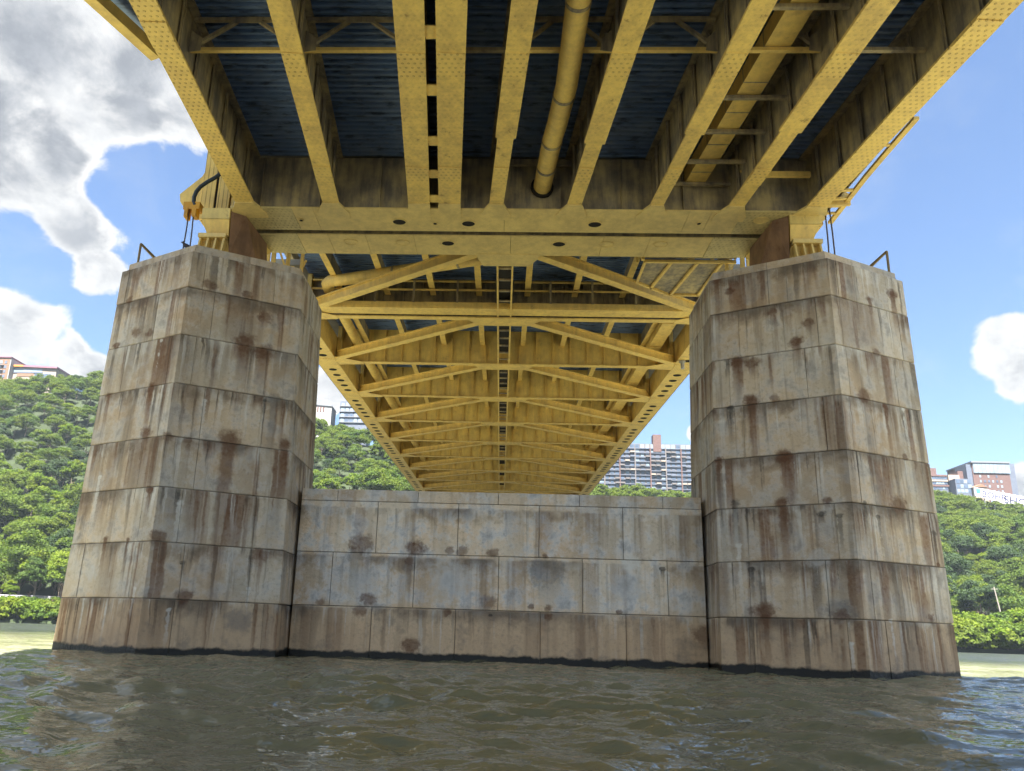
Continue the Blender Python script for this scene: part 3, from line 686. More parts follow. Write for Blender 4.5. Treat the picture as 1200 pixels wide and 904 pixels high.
# inspection walkway in the first bay
wk = part('walkway', MB().box(-9.3, 9.3, 12.45, 13.2, 15.72, 15.78).box(-9.3, 9.3, 12.42, 12.46, 15.78, 16.0), YEL, MS)
for z, w in ((16.05, 0.09), (16.73, 0.07), (17.18, 0.07)):
    for x0, x1 in ((-9.3, -0.45), (0.45, 9.3)): part('walkway_rail', MB().box(x0, x1, 12.56, 12.56+w, z-w/2, z+w/2), YEL, wk)
for x in (-8.3, -6.2, -4.35, -2.26, 2.18, 4.16, 6.21, 8.3): part('walkway_post', MB().box(x-0.05, x+0.05, 12.5, 12.56, 15.8, 17.2), YEL_WEB, wk)
# ribbed inspection platform by the right tower
pf = part('platform', MB().prism([(5.67, 7.5), (9.3, 7.5), (9.3, 10.5), (7.25, 10.5), (5.66, 9.35)], 'z', 15.66, 15.72), YEL_WEB, MS)
for a, b in (((5.67, 7.5), (5.66, 9.35)), ((6.75, 7.5), (6.35, 9.9)), ((7.8, 7.5), (7.35, 10.5)), ((8.75, 7.5), (8.55, 10.5)), ((5.66, 9.35), (7.25, 10.5)), ((7.25, 10.5), (9.3, 10.5)), ((5.67, 7.5), (9.3, 7.5))):
    part('platform_rib', MB().beam((a[0], a[1], 15.61), (b[0], b[1], 15.61), 0.10, 0.10), YEL, pf)
part('platform_hanger', MB().box(5.5, 5.62, 7.3, 7.45, 15.6, 17.3).box(5.25, 5.33, 7.2, 7.3, 15.4, 17.3), YEL, MS)
part('platform_web', MB().box(5.6, 9.3, 7.38, 7.42, 15.72, 16.3), YEL_WEB, MS)
# end post and nose plate over the left bearing, and its twin on the right
for s in (-1, 1):
    ep = part('end_post', MB().box(s*11.2, s*10.72, 3.85, 3.93, 15.15, 22.98).box(s*10.62, s*10.16, 3.85, 3.93, 15.15, 22.98).box(s*11.2, s*11.12, 3.93, 4.7, 15.15, 22.98).box(s*10.24, s*10.16, 3.93, 4.7, 15.15, 22.98), YEL_RIV, MS)
    part('nose_plate', MB().prism([(s*12.05, 16.2), (s*11.3, 16.95), (s*11.15, 17.3), (s*11.15, 15.3), (s*11.9, 15.75), (s*12.0, 15.9)], 'y', 3.9, 3.97) if s < 0 else
         MB().prism([(11.75, 15.35), (11.75, 15.75), (11.35, 16.0), (10.9, 15.6), (10.8, 15.35)], 'y', 2.9, 3.0), YEL, ep)
    part('post_recess', MB().box(s*10.72, s*10.62, 3.9, 3.92, 15.15, 22.98), DARK, ep)
    part('post_block', MB().box(s*10.1, s*9.72, 3.9, 4.5, 15.15, 16.6), YEL, ep)
    for x, y, w in ((9.95, 8.0, 0.12), (9.45, 7.2, 0.16), (9.3, 8.6, 0.14), (8.95, 7.6, 0.10), (8.75, 8.8, 0.13)):
        part('lattice_post', MB().beam((s*x, y, 13.4), (s*x, y, 17.4), w, 0.12, up=(0, 1, 0)), YEL, MS)
    part('lattice_bar', MB().beam((s*9.95, 8.3, 17.2), (s*8.9, 8.3, 14.6), 0.08, 0.08, up=(0, 1, 0)), YEL, MS)
    part('lattice_bar', MB().beam((s*8.7, 9.2, 16.4), (s*9.7, 9.2, 13.8), 0.07, 0.07, up=(0, 1, 0)), YEL, MS)

# unseen upper roadway on the end posts, added to keep the towers in shade
U = thing('added_shade_deck', 'unseen upper roadway added above the near girders to shade the towers', 'added deck', (0, 4.3, 23.0))
part('deck_slab', MB().box(-13.4, 13.4, -44, 72, 23.0, 23.4), CONC, U)
for s in (-1, 1): part('edge_girder', MB().box(s*12.9, s*12.5, -44, 72, 21.9, 22.99), YEL_WEB, U)

for s in (-1, 1): part('added_slot_plate', MB().box(min(s*7.6, s*9.75), max(s*7.6, s*9.75), 4.2, 4.9, 15.42, 15.46), YEL_WEB, MS)  # added plates shut out the sky so the slots stay dark
# bearings
def shoe(s, label):
    t = thing('bridge_bearing', label, 'bridge bearing', (s*10.3, 3.6, 12.26), 'steel bearings under the bridge ends')
    x0, x1 = (s*10.2-0.50, s*10.2+0.50)
    part('bolster', MB().hexa([(x0, 3.0, 14.66), (x1, 3.0, 14.66), (x1, 4.9, 14.66), (x0, 4.9, 14.66)], [(x0, 3.0, 15.08), (x1, 3.0, 15.08), (x1, 4.9, 15.08), (x0, 4.9, 15.08)]), YEL_RST, t)
    part('saddle', MB().hexa([(x0+0.2, 3.25, 14.12), (x1-0.05, 3.25, 14.12), (x1-0.05, 4.7, 14.12), (x0+0.2, 4.7, 14.12)] if s < 0 else [(x0+0.05, 3.25, 14.12), (x1-0.2, 3.25, 14.12), (x1-0.2, 4.7, 14.12), (x0+0.05, 4.7, 14.12)],
         [(x0+0.01, 3.02, 14.65), (x1-0.01, 3.02, 14.65), (x1-0.01, 4.88, 14.65), (x0+0.01, 4.88, 14.65)]), YEL, t)
    xi = x1 if s < 0 else x0
    q = -s
    part('inner_cheek', MB().hexa([(xi+q*0.02, 3.25, 13.35), (xi+q*0.75, 4.3, 13.35), (xi+q*0.75, 5.3, 13.35), (xi+q*0.02, 5.3, 13.35)], [(xi+q*0.02, 3.05, 14.98), (xi+q*0.45, 3.35, 14.98), (xi+q*0.6, 5.3, 14.98), (xi+q*0.02, 5.3, 14.98)]), RUST, t)
    part('cheek_foot', MB().box(xi+q*0.1 if q > 0 else xi-1.0, xi+1.0 if q > 0 else xi-0.1, 4.0, 5.2, 12.3, 13.33), RUST, t)
    b0, b1 = x0-0.02, x1-0.12
    if s > 0: b0, b1 = x0+0.12, x1+0.02
    base = part('base', MB().box(b0, b1, 3.3, 4.6, 12.3, 14.1), YEL_PALE, t)
    part('base_plate', MB().box(b0-0.04, b1+0.04, 3.05, 4.8, 13.98, 14.13), YEL_PALE, base)
    part('foot_plate', MB().box(b0-0.32, b1+0.32, 2.7, 5.0, 12.3, 12.42), YEL_PALE, base)
    for k in range(4):
        x = b0+0.03+k*(b1-b0-0.06)/3
        part('fin', MB().prism([(3.28, 13.97), (3.1, 13.97), (2.75, 12.42), (3.28, 12.42)], 'x', x-0.03, x+0.03), YEL_PALE, base)
    for sx, d in ((b0, -0.36), (b1, 0.36)):
        part('fin', MB().prism([(sx, 13.97), (sx+d*0.1, 13.97), (sx+d, 12.42), (sx, 12.42)], 'y', 3.32, 3.38), YEL_PALE, base)
    return t
shoe(-1, 'yellow steel bearing with a rusty inner cheek on top of the left stone tower')
shoe(1, 'yellow steel bearing with an orange stained block on top of the right stone tower')

# pipes, duct, hose, cables, railings
pr = 0.31
PIPE = YEL
t = thing('drain_pipe', 'fat round yellow pipe hanging between two girders and entering the dark cross girder', 'pipe', (1.6, -5, 15.9))
pts = [(1.24, 2.94, 15.9), (1.42, 0.3, 15.9), (1.52, -0.5, 15.9), (1.66, -2.1, 15.9), (1.70, -5.0, 15.9), (1.9, -14, 15.9)]
part('pipe_run', MB().tube(pts, pr, 20), PIPE, t, True)
for y in (1.7, 0.35, -1.7, -5.0, -8): 
    i = np.interp(-y, [-2.94, -0.3, 0.5, 2.1, 5.0, 14], [p[0] for p in pts]); part('coupling', MB().tube([(i, y-0.045, 15.9), (i, y+0.045, 15.9)], pr+0.022, 20), YEL_WEB, t, True)
part('collar', MB().tube([(1.24, 2.9, 15.9), (1.25, 2.80, 15.9)], pr+0.09, 18), DARK, t, True)
t = thing('drain_pipe', 'thick yellow pipe crossing the first bay then running along the left side underneath', 'pipe', (-8, 12, 16.8))
pts = [(-0.3, 9.0, 16.55), (-0.82, 9.2, 16.6), (-7.6, 11.4, 16.6)]
c0 = Vector((-8.45, 12.0, 16.7))
pts += [(-8.2, 11.6, 16.62), (-8.42, 11.95, 16.66), (-8.48, 12.4, 16.7)]
part('pipe_run', MB().tube(pts, 0.27, 18), PIPE, t, True)
part('pipe_run', MB().tube([(-8.48, 12.4, 16.7), (-8.48, 16.9, 16.87), (-8.5, 20.0, 17.0), (-8.42, 31, 17.45), (-8.3, 45, 18.05), (-8.3, 62, 18.8)], 0.27, 16), PIPE, t, True)
d = Vector((-7.6+0.82, 2.2, 0)).normalized()
for k in (0.18, 0.62): 
    c = Vector((-0.82, 9.2, 16.6)).lerp(Vector((-7.6, 11.4, 16.6)), k); part('coupling', MB().tube([c-d*0.05, c+d*0.05], 0.292, 16), YEL_WEB, t, True)
t = thing('utility_duct', 'flat yellow box duct between two right hand girders of the near span', 'duct', (7, -4, 16))
part('duct_box', MB().beam((6.50, 2.9, 16.35), (7.35, -5.6, 16.35), 0.68, 0.5).beam((7.35, -5.6, 16.35), (8.2, -14, 16.35), 0.68, 0.5), YEL, t)
for y in (2.2, 0.75, -0.75, -2.0, -3.3, -5.2):
    x = 6.5+(2.9-y)*0.1; part('joint_band', MB().beam((x-0.35, y, 16.35), (x+0.35, y, 16.35), 0.03, 0.53), YEL_WEB, t)
t = thing('utility_duct', 'jointed yellow box duct along the right side under the main span', 'duct', (8.6, 16, 16.6))
for k in range(26):
    y = 14.2+k*1.8; part('duct_section', MB().beam((8.55, y, zb(y)+1.12), (8.55, y+1.72, zb(y+1.72)+1.12), 0.72, 0.42+0.06*(k % 2)), YEL, t)
hp = [hit(x, y, 1, 3.0) for x, y in ((262, 201), (252, 208.5), (243, 213.5), (235, 219), (230, 225), (227.5, 231), (227, 237), (229, 241))]
single('hose', MB().tube([tuple(p) for p in hp], 0.07, 12), HOSE, 'thick dark ribbed hose curving down beside the left bearing', 'hose', tuple(hp[3]), None, True)
def cable(a, b, ya, label):
    p = hit(*a, 1, ya); q = hit(*b, 1, ya); q = np.array([q[0], 3.0, q[2]])
    single('cable', MB().tube([tuple(p), tuple((p+q)/2+np.array([0.01, 0, 0])), tuple(q)], 0.024, 6), CABLE, label, 'cable', tuple(q), 'thin cables hanging to the tower tops', True)
cable((222, 245), (214, 295), 3.0, 'thin brown cable hanging farthest left of the left bearing')
cable((227, 248), (222, 295), 3.0, 'thin brown cable hanging nearest the left bearing, beside another')
cable((967, 250), (972, 305), 3.0, 'thin dark cable hanging nearest the right bearing')
cable((972, 246), (979, 305), 3.0, 'thin dark cable hanging farthest right of the right bearing')
bk = hit(225.5, 241, 1, 3.0)
single('cable_bracket', MB().box(bk[0]-0.3, bk[0]+0.28, 2.95, 3.3, bk[2]-0.16, bk[2]+0.12).box(bk[0]-0.22, bk[0]-0.1, 2.9, 3.2, bk[2]-0.5, bk[2]-0.16).box(bk[0]+0.05, bk[0]+0.2, 2.9, 3.2, bk[2]-0.46, bk[2]-0.16), steel('orange_yellow_bracket', base=(0.72, 0.36, 0.02), base2=(0.5, 0.26, 0.03)), 'small orange yellow bracket holding cables under the pointed plate, left', 'bracket', tuple(bk))
def railing(s, label):
    x0 = s*12.0; t = thing('railing', label, 'railing', (x0, 3.0, 12.29), 'railings on the tower tops')
    for (px, py), (qx, qy) in ((((162, 306), (164, 286)) if s < 0 else ((1042, 319), (1041, 295))),):
        p = hit(px, py, 1, 2.4); q = hit(qx, qy, 1, 2.4); p[2] = 12.29
        part('post', MB().beam(tuple(p), (p[0], 2.4, q[2]), 0.055, 0.055), RAILM, t)
        d = (p[0]-s*1.05, 3.6, 12.3)
        part('sloping_rail', MB().beam((p[0], 2.4, q[2]), d, 0.06, 0.06), RAILM, t)
        part('post', MB().beam((p[0]-s*0.1, 4.4, 12.29), (p[0]-s*0.1, 4.4, q[2]), 0.06, 0.06), RAILM, t)
        part('top_rail', MB().beam((p[0], 2.4, q[2]), (p[0]-s*0.1, 4.4, q[2]), 0.06, 0.06), RAILM, t)
        part('toe_board', MB().beam((p[0]-s*0.2, 2.3, 12.36), d, 0.05, 0.14), RAILM, t)
railing(-1, 'short yellow railing at the outer edge of the left tower top')
railing(1, 'short dull railing at the outer edge of the right tower top')
# pigeon on the left tower coping
pg = hit(221, 286, 1, 1.1)
def pigeon():
    z = 12.29; b = (pg[0], pg[1]-0.1, z)
    t = thing('bird', 'small dark bird perched on the edge of the left tower top', 'bird', b)
    body = MB().tube([(b[0]+0.22, b[1]+0.02, z+0.10), (b[0]+0.12, b[1], z+0.13), (b[0]+0.02, b[1], z+0.16), (b[0]-0.07, b[1], z+0.21), (b[0]-0.11, b[1], z+0.27), (b[0]-0.135, b[1], z+0.31), (b[0]-0.17, b[1], z+0.30), (b[0]-0.2, b[1], z+0.29)],
                     [0.012, 0.04, 0.075, 0.065, 0.04, 0.038, 0.025, 0.006], 10)
    part('body', body, plain('bird_feathers', (0.05, 0.045, 0.06), 0.7), t, True)
    for dy in (-0.03, 0.03): part('leg', MB().tube([(b[0]-0.01, b[1]+dy, z), (b[0], b[1]+dy, z+0.12)], 0.008, 5), RUST, t)
pigeon()

# ------------------------------------------------------------------ river
def axis(fine0, fine1, step, lo, hi, grow=1.18):
    v = list(np.arange(fine0, fine1+1e-6, step)); s = step; a = fine1
    while a < hi: s *= grow; a = min(a+s, hi); v.append(a)
    s = step; a = fine0; w = []
    while a > lo: s *= grow; a = max(a-s, lo); w.append(a)
    return np.array(w[::-1]+v)
def build_river():
    xs = axis(-14.0, 14.0, 0.07, -1500, 1500, 1.05); ys = axis(-18.0, 1.0, 0.07, -400, 420, 1.05)
    X, Y = np.meshgrid(xs, ys); Z = np.zeros_like(X); cell = np.maximum(np.gradient(xs)[None, :], np.gradient(ys)[:, None])
    r = np.random.default_rng(5); patch = 0.72+0.36*np.sin(X*0.21+1.3*np.sin(Y*0.17))*np.sin(Y*0.27+0.7)
    for k in range(54):
        lam = 0.30*(9.0/0.30)**(k/53); kk = 2*math.pi/lam; th = r.normal(1.15, 0.7); ph = r.uniform(0, 6.28)
        slope = 0.068 if lam < 0.8 else (0.036 if lam < 2.0 else 0.015)
        arg = kk*(X*math.cos(th)+Y*math.sin(th))+ph+0.5*np.sin(X*0.4+Y*0.33+k)
        w = np.clip(lam/(3.2*cell)-0.35, 0, 1)
        Z += w*slope/kk*(np.sin(arg)+0.36*np.sin(2*arg+0.9)+0.12*np.sin(3*arg+1.6))
    Z = Z*patch
    Z[0, :] = Z[-1, :] = 0
    ny, nx = X.shape
    m = bpy.data.meshes.new('river'); m.vertices.add(nx*ny); m.vertices.foreach_set('co', np.stack([X, Y, Z], -1).astype(np.float32).ravel())
    i = np.arange(ny-1)[:, None]*nx+np.arange(nx-1)[None, :]; q = np.stack([i, i+1, i+nx+1, i+nx], -1).reshape(-1, 4); n = len(q)
    m.loops.add(n*4); m.loops.foreach_set('vertex_index', q.ravel().astype(np.int32)); m.polygons.add(n)
    m.polygons.foreach_set('loop_start', (np.arange(n)*4).astype(np.int32)); m.polygons.foreach_set('loop_total', np.full(n, 4, np.int32))
    m.polygons.foreach_set('use_smooth', np.ones(n, bool)); m.update(calc_edges=True)
    mat, T = new_mat('river_water')
    n1 = T.noise(T.scalev(T.pos, 1, 1.25, 1), 3.2, 3, 0.5, 0.4); n2 = T.noise(T.scalev(T.pos, 1.0, 1.3, 1), 0.55, 4, 0.55, 0.5); n3 = T.noise(T.pos, 0.12, 3, 0.5)
    c = T.mix(T.ramp(n3, 0.35, 0.65), (0.155, 0.157, 0.100, 1), (0.178, 0.176, 0.112, 1))
    c = T.mix(T.ramp(T.vmath('LENGTH', T.pos), 24.0, 54.0), c, (0.024, 0.027, 0.027, 1))  # lighter near the pier to bounce light up, darkened far out against glare
    T.l.new(c, T.bsdf.inputs['Base Color']); T.l.new(T.ramp(T.vmath('LENGTH', T.pos), 20.0, 80.0, 0.02, 0.2), T.bsdf.inputs['Roughness']); T.bsdf.inputs['IOR'].default_value = 1.333
    far = T.ramp(T.vmath('LENGTH', T.pos), 20.0, 60.0)
    fine = T.math('ADD', T.math('MULTIPLY', n1, 0.22), T.math('MULTIPLY', T.noise(T.scalev(T.pos, 1, 1.3, 1), 7.5, 2, 0.5, 0.3), 0.10))
    big = T.math('MULTIPLY', T.math('ADD', T.math('MULTIPLY', n2, 1.6), T.math('MULTIPLY', T.noise(T.pos, 0.25, 4, 0.6), 5.0)), far)
    set_bump(T, T.math('ADD', fine, big), 0.6, 0.2)
    m.materials.append(mat); o = bpy.data.objects.new('river', m); COL.objects.link(o); o['kind'] = 'structure'
build_river()

# ------------------------------------------------------------------ far bank and wooded hill
def shore(x): return 205+0.085*x
CX_ = np.array([-900, -420, -305, -242, -170, -105, -70, 0, 55, 84, 107, 170, 242, 260, 291, 420, 900.]); CH_ = np.array([112, 121, 123, 129, 117, 108, 103, 92, 74, 71, 71, 78, 85, 82, 75, 68, 64.])
def crest(x): return np.interp(x, CX_, CH_)
def ground(x, y):
    x = np.asarray(x, float); y = np.asarray(y, float); d = y-shore(x); h = crest(x)
    bench = 1.0+6.0*np.clip((d-1)/10, 0, 1)
    t = np.clip((d-38)/150, 0, 1); s = t*t*(3-2*t)*0.35+t*0.65
    z = np.where(d < 0, -3.0, bench)+(h-7)*s+np.clip(d-188, 0, 400)*0.02
    z = z+(np.sin(x*0.05+0.7)*np.sin(y*0.06)*2.5+np.sin(x*0.021+y*0.03)*3)*np.clip((d-40)/60, 0, 1)*np.clip((230-d)/50, 0, 1)
    return z
def build_hill():
    xs = np.concatenate([np.linspace(-1500, -420, 20), np.linspace(-400, 400, 160), np.linspace(420, 1500, 20)]); ds = np.concatenate([[-8, -1, 0.01], np.linspace(1, 40, 14), np.linspace(44, 240, 50), [300, 420, 700, 1500]])
    X = np.repeat(xs[None, :], len(ds), 0); Y = shore(X)+ds[:, None]; Z = ground(X, Y)
    ny, nx = X.shape; v = np.stack([X, Y, Z], -1).reshape(-1, 3); i = np.arange(ny-1)[:, None]*nx+np.arange(nx-1)[None, :]
    q = np.stack([i, i+1, i+nx+1, i+nx], -1).reshape(-1, 4)
    m = bpy.data.meshes.new('hillside'); m.from_pydata(v.tolist(), [], q.tolist()); m.materials.append(plain('hillside_soil', (0.018, 0.028, 0.009), 0.95, 0.5, 0.2, 0.0))
    for p in m.polygons: p.use_smooth = True
    o = bpy.data.objects.new('hillside', m); COL.objects.link(o); o['kind'] = 'structure'
build_hill()

def leaf_mat(name, cols, trans=0.38):
    m, T = new_mat(name); rnd = T.add('ShaderNodeObjectInfo').outputs['Random']
    n = T.noise(T.pos, 0.16, 3, 0.5); n2 = T.noise(T.pos, 1.4, 3, 0.6)
    c = T.mix(rnd, (*cols[0], 1), (*cols[1], 1)); c = T.mix(T.ramp(n, 0.42, 0.62), c, (*cols[2], 1)); c = T.mix(T.ramp(n2, 0.3, 0.75, 0, 0.5), c, (*cols[3], 1))
    T.l.new(c, T.bsdf.inputs['Base Color']); T.bsdf.inputs['Roughness'].default_value = 0.7; T.bsdf.inputs['Specular IOR Level'].default_value = 0.08
    tr = T.add('ShaderNodeBsdfTranslucent'); T.l.new(T.mix(1.0, c, (1.1, 1.25, 0.5, 1), 'MULTIPLY'), tr.inputs[0])
    mx = T.add('ShaderNodeMixShader'); mx.inputs[0].default_value = trans; T.l.new(T.bsdf.outputs[0], mx.inputs[1]); T.l.new(tr.outputs[0], mx.inputs[2])
    T.l.new(mx.outputs[0], T.out.inputs[0]); return m
LEAF = leaf_mat('mixed_leaves', ((0.077, 0.106, 0.014), (0.052, 0.090, 0.018), (0.092, 0.118, 0.014), (0.045, 0.076, 0.018)))
LEAF_B = leaf_mat('bright_leaves', ((0.093, 0.133, 0.012), (0.074, 0.120, 0.012), (0.110, 0.137, 0.012), (0.055, 0.095, 0.011)))
LEAF_C = leaf_mat('dark_leaves', ((0.055, 0.09, 0.022), (0.05, 0.085, 0.022), (0.075, 0.105, 0.022), (0.04, 0.07, 0.022)))
LEAF_Y = leaf_mat('yellow_green_leaves', ((0.128, 0.176, 0.020), (0.112, 0.160, 0.020), (0.150, 0.184, 0.020), (0.075, 0.120, 0.020)))
LEAF_D = leaf_mat('dusty_leaves', ((0.038, 0.061, 0.028), (0.044, 0.064, 0.030), (0.032, 0.054, 0.022), (0.026, 0.045, 0.020)))
BARK = plain('bark', (0.12, 0.095, 0.07), 0.9, 0.4, 5)

def crown_arrays(seed, rx, rz, nclump, nleaf, leaf, conical=False):
    """leaf quads in clumps spread through the crown's volume; crown base at z=0"""
    r = np.random.default_rng(seed); cs = []; rad = []
    while len(cs) < nclump:
        p = r.normal(size=3); p /= np.linalg.norm(p); k = r.uniform(0.55, 1.0)**0.6
        if p[2] < -0.55: continue
        q = p*k*np.array([rx*0.80, rx*0.80, rz*0.80])
        if conical: f = 1-0.72*np.clip((q[2]+rz*0.8)/(1.6*rz), 0, 1)**1.2; q[0] *= f*1.25; q[1] *= f*1.25
        cs.append(q); rad.append(r.uniform(0.26, 0.46)*rx*(0.75 if conical else 1))
    cs = np.array(cs); rad = np.array(rad); idx = r.integers(0, nclump, nleaf)
    d = r.normal(size=(nleaf, 3)); d /= np.linalg.norm(d, axis=1)[:, None]; d[:, 2] = np.abs(d[:, 2])*0.9+d[:, 2]*0.1
    P = cs[idx]+d*(rad[idx]*r.uniform(0.55, 1.05, nleaf))[:, None]*np.array([1, 1, 0.8])
    P[:, 2] += rz
    nrm = d*0.7+r.normal(size=(nleaf, 3))*0.45; nrm /= np.linalg.norm(nrm, axis=1)[:, None]
    a = np.cross(nrm, r.normal(size=(nleaf, 3))); a /= np.linalg.norm(a, axis=1)[:, None]; b = np.cross(nrm, a)
    s = leaf*r.uniform(0.6, 1.3, nleaf)[:, None]
    V = np.stack([P-a*s-b*s*0.1, P-b*s*0.62, P+a*s+b*s*0.1, P+b*s*0.62], 1).reshape(-1, 3)
    return V
def quads_mesh(name, V, mat):
    n = len(V)//4; m = bpy.data.meshes.new(name); m.vertices.add(n*4); m.vertices.foreach_set('co', V.astype(np.float32).ravel())
    m.loops.add(n*4); m.loops.foreach_set('vertex_index', np.arange(n*4, dtype=np.int32)); m.polygons.add(n)
    m.polygons.foreach_set('loop_start', (np.arange(n)*4).astype(np.int32)); m.polygons.foreach_set('loop_total', np.full(n, 4, np.int32))
    m.update(calc_edges=True); m.materials.append(mat); return m
def trunk_mesh(h, r, seed, limbs=4):
    rr = random.Random(seed); mb = MB(); mb.tube([(0, 0, -0.6), (0.05*h*rr.uniform(-1, 1), 0.05*h*rr.uniform(-1, 1), h*0.5), (0, 0, h)], [r, r*0.75, r*0.35], 8)
    for k in range(limbs):
        a = 6.28*k/limbs+rr.uniform(-.4, .4); z = h*rr.uniform(0.4, 0.7); l = h*0.35
        mb.tube([(0, 0, z), (math.cos(a)*l*.6, math.sin(a)*l*.6, z+l*.5), (math.cos(a)*l, math.sin(a)*l, z+l*1.0)], [r*0.4, r*0.28, r*0.12], 6)
    return mb.mesh('trunk', BARK)
KINDS = []
for k in range(7):
    rx = [4.9, 5.6, 4.3, 6.2, 5.2, 4.0, 5.8][k]; rz = [4.2, 4.4, 4.6, 5.0, 4.0, 4.8, 4.7][k]
    KINDS.append((quads_mesh('crown', crown_arrays(40+k, rx, rz, 26, 4600, 0.27), LEAF), trunk_mesh(6.5, 0.28, k), rx, rz))
KB = [(quads_mesh('crown', crown_arrays(70+k, rx, rz, 22, 4400, 0.27), LEAF_B), trunk_mesh(5.5, 0.24, 20+k), rx, rz) for k, (rx, rz) in enumerate(((4.2, 4.4), (4.8, 3.8), (3.6, 3.9)))]
KD = [(quads_mesh('crown', crown_arrays(80+k, rx, rz, 24, 3600, 0.28), LEAF_D), trunk_mesh(6.5, 0.26, 30+k), rx, rz) for k, (rx, rz) in enumerate(((4.6, 5.0), (5.3, 4.6)))]
def place_tree(kind, x, y, s, rz, label, group, name='leafy_tree', trunk_h=4.0, z=None, squash=1.0):
    crown, trunk, rx, rzz = kind; z = float(ground(x, y)) if z is None else z
    t = thing(name, label, 'tree', (x, y, z), group)
    link_part('trunk', trunk, t, (0, 0, 0), None, (s, s, s*trunk_h/4.0))
    link_part('crown', crown, t, (0, 0, s*(trunk_h-1.6)), (0, 0, rz), (s, s, s*squash))
    return t
WIN = [(-15, 150, 425, 740, 'left of the left tower', 0), (362, 500, 455, 585, 'seen between the left tower and the yellow span', 1), (686, 830, 540, 590, 'below the long apartment block', 2), (1080, 1215, 555, 770, 'right of the right tower', 3)]
TXT = {0: ('round dark green tree on the hill left of the left tower', 'bright yellow green tree on the hill left of the left tower', 'dusty grey green tree on the hill left of the left tower'),
       1: ('dense green tree on the hill between left tower and yellow span', 'light green tree on the hill between left tower and yellow span', 'dull grey green tree on the hill between left tower and yellow span'),
       2: ('green tree on the slope below the long grey apartment block', 'bright yellow green tree under the long grey apartment block', 'dusty green tree on the slope under the grey apartment block'),
       3: ('full green tree on the hill right of the right tower', 'bright yellow green tree on the hill right of the right tower', 'pale dusty green tree on the hill right of the right tower')}
GRP = {0: 'left hill', 1: 'hill behind the span', 2: 'slope under the apartments', 3: 'right hill'}
def build_wood():
    cand = []; y = 30.0; r = random.Random(3)
    while y < 205:
        x = -420.0
        step = 8.6
        while x < 420:
            xx = x+r.uniform(-2.8, 2.8); d = y+r.uniform(-2.8, 2.8); yy = float(shore(xx))+d; s = r.uniform(0.85, 1.5) if d < 115 else r.uniform(0.75, 1.0)
            cand.append((xx, yy, s)); x += step
        y += 8.2
    ind, rest = [], []
    for xx, yy, s in cand:
        z = float(ground(xx, yy)); px, py = proj((xx, yy, z+7*s)); w = None
        for a, b, c, e, _, i in WIN:
            if a < px < b and c-8 < py < e: w = i
        (ind if w is not None else rest).append((xx, yy, s, w, z))
    ind.sort(key=lambda q: q[1]); r.shuffle(rest)
    far = ind[285:]; ind = ind[:285]
    for xx, yy, s, w, z in ind:
        u = r.random(); q = 0 if u < 0.62 else (1 if u < 0.80 else 2)
        if w == 2 and u < 0.85: q = 1
        kind = r.choice((KINDS, KB, KD)[q])
        place_tree(kind, xx, yy, s*(1.12 if q == 0 else 1.0), r.uniform(0, 6.28), TXT[w][q]+(', low down' if yy-shore(xx) < 75 else (', halfway up' if yy-shore(xx) < 140 else ', near the top')), ('dark', 'bright', 'dusty')[q]+' trees on the '+GRP[w]+(', low' if yy-shore(xx) < 75 else (', middle' if yy-shore(xx) < 140 else ', top')), z=z, squash=r.uniform(0.85, 1.15))
    protos = [crown_arrays(200+k, 5.4, 4.6, 18, 520, 0.78) for k in range(5)]
    dense = [crown_arrays(230+k, 5.4, 4.6, 24, 2000, 0.40) for k in range(4)]
    V = []
    for lst, pr in ((far, dense), (rest, protos)):
        for xx, yy, s, w, z in lst:
            if abs(xx) > 330 and w is None and r.random() < 0.3: continue
            p = pr[r.randrange(len(pr))]; a = r.uniform(0, 6.28); c, q = math.cos(a), math.sin(a)
            p = p*s; V.append(np.stack([p[:, 0]*c-p[:, 1]*q+xx, p[:, 0]*q+p[:, 1]*c+yy, p[:, 2]+z+2.0*s], -1))
    m = quads_mesh('wood', np.concatenate(V), LEAF); o = bpy.data.objects.new('wood', m); COL.objects.link(o); o['kind'] = 'stuff'
build_wood()
# trees and shrubs along the far bank
def at_bank(px, d):
    """ground point a given distance behind the far shoreline, in the direction of a photo column"""
    dr = ray(px, 740); lo, hi = 50.0, 600.0
    for _ in range(50):
        t = (lo+hi)/2; x = CAM[0]+dr[0]*t; y = CAM[1]+dr[1]*t
        if y < shore(x)+d: lo = t
        else: hi = t
    return x, y
CONE = (quads_mesh('crown', crown_arrays(301, 4.3, 6.2, 46, 6500, 0.26, True), LEAF_C), trunk_mesh(4, 0.25, 51, 3), 4.3, 6.2)
x, y = at_bank(27, 13); place_tree(CONE, x, y, 1.1, 0.3, 'neat egg shaped dark green tree standing by the road on the left bank', None, 'conical_tree', 2.4)
BIGB = (quads_mesh('crown', crown_arrays(302, 4.8, 6.4, 40, 6500, 0.27), LEAF_Y), trunk_mesh(6, 0.26, 52, 5), 4.8, 6.4)
x, y = at_bank(64, 12); place_tree(BIGB, x, y, 1.05, 1.3, 'tall bright yellow green tree on the left bank touching the left tower edge', None, 'leafy_tree', 3.4)
x, y = at_bank(3, 9); place_tree(KB[2], x, y, 0.75, 2.0, 'small bright tree at the far left of the bank beside the egg shaped tree', None, 'leafy_tree', 2.5)
x, y = at_bank(14, 34); place_tree(KINDS[3], x, y, 1.65, 2.0, 'big spreading green tree behind the egg shaped tree on the left bank', None, 'leafy_tree', 5.5)
x, y = at_bank(62, 36); place_tree(KB[1], x, y, 1.35, 0.7, 'wide light green tree behind the tall yellow green tree on the left bank', None, 'leafy_tree', 5.5)
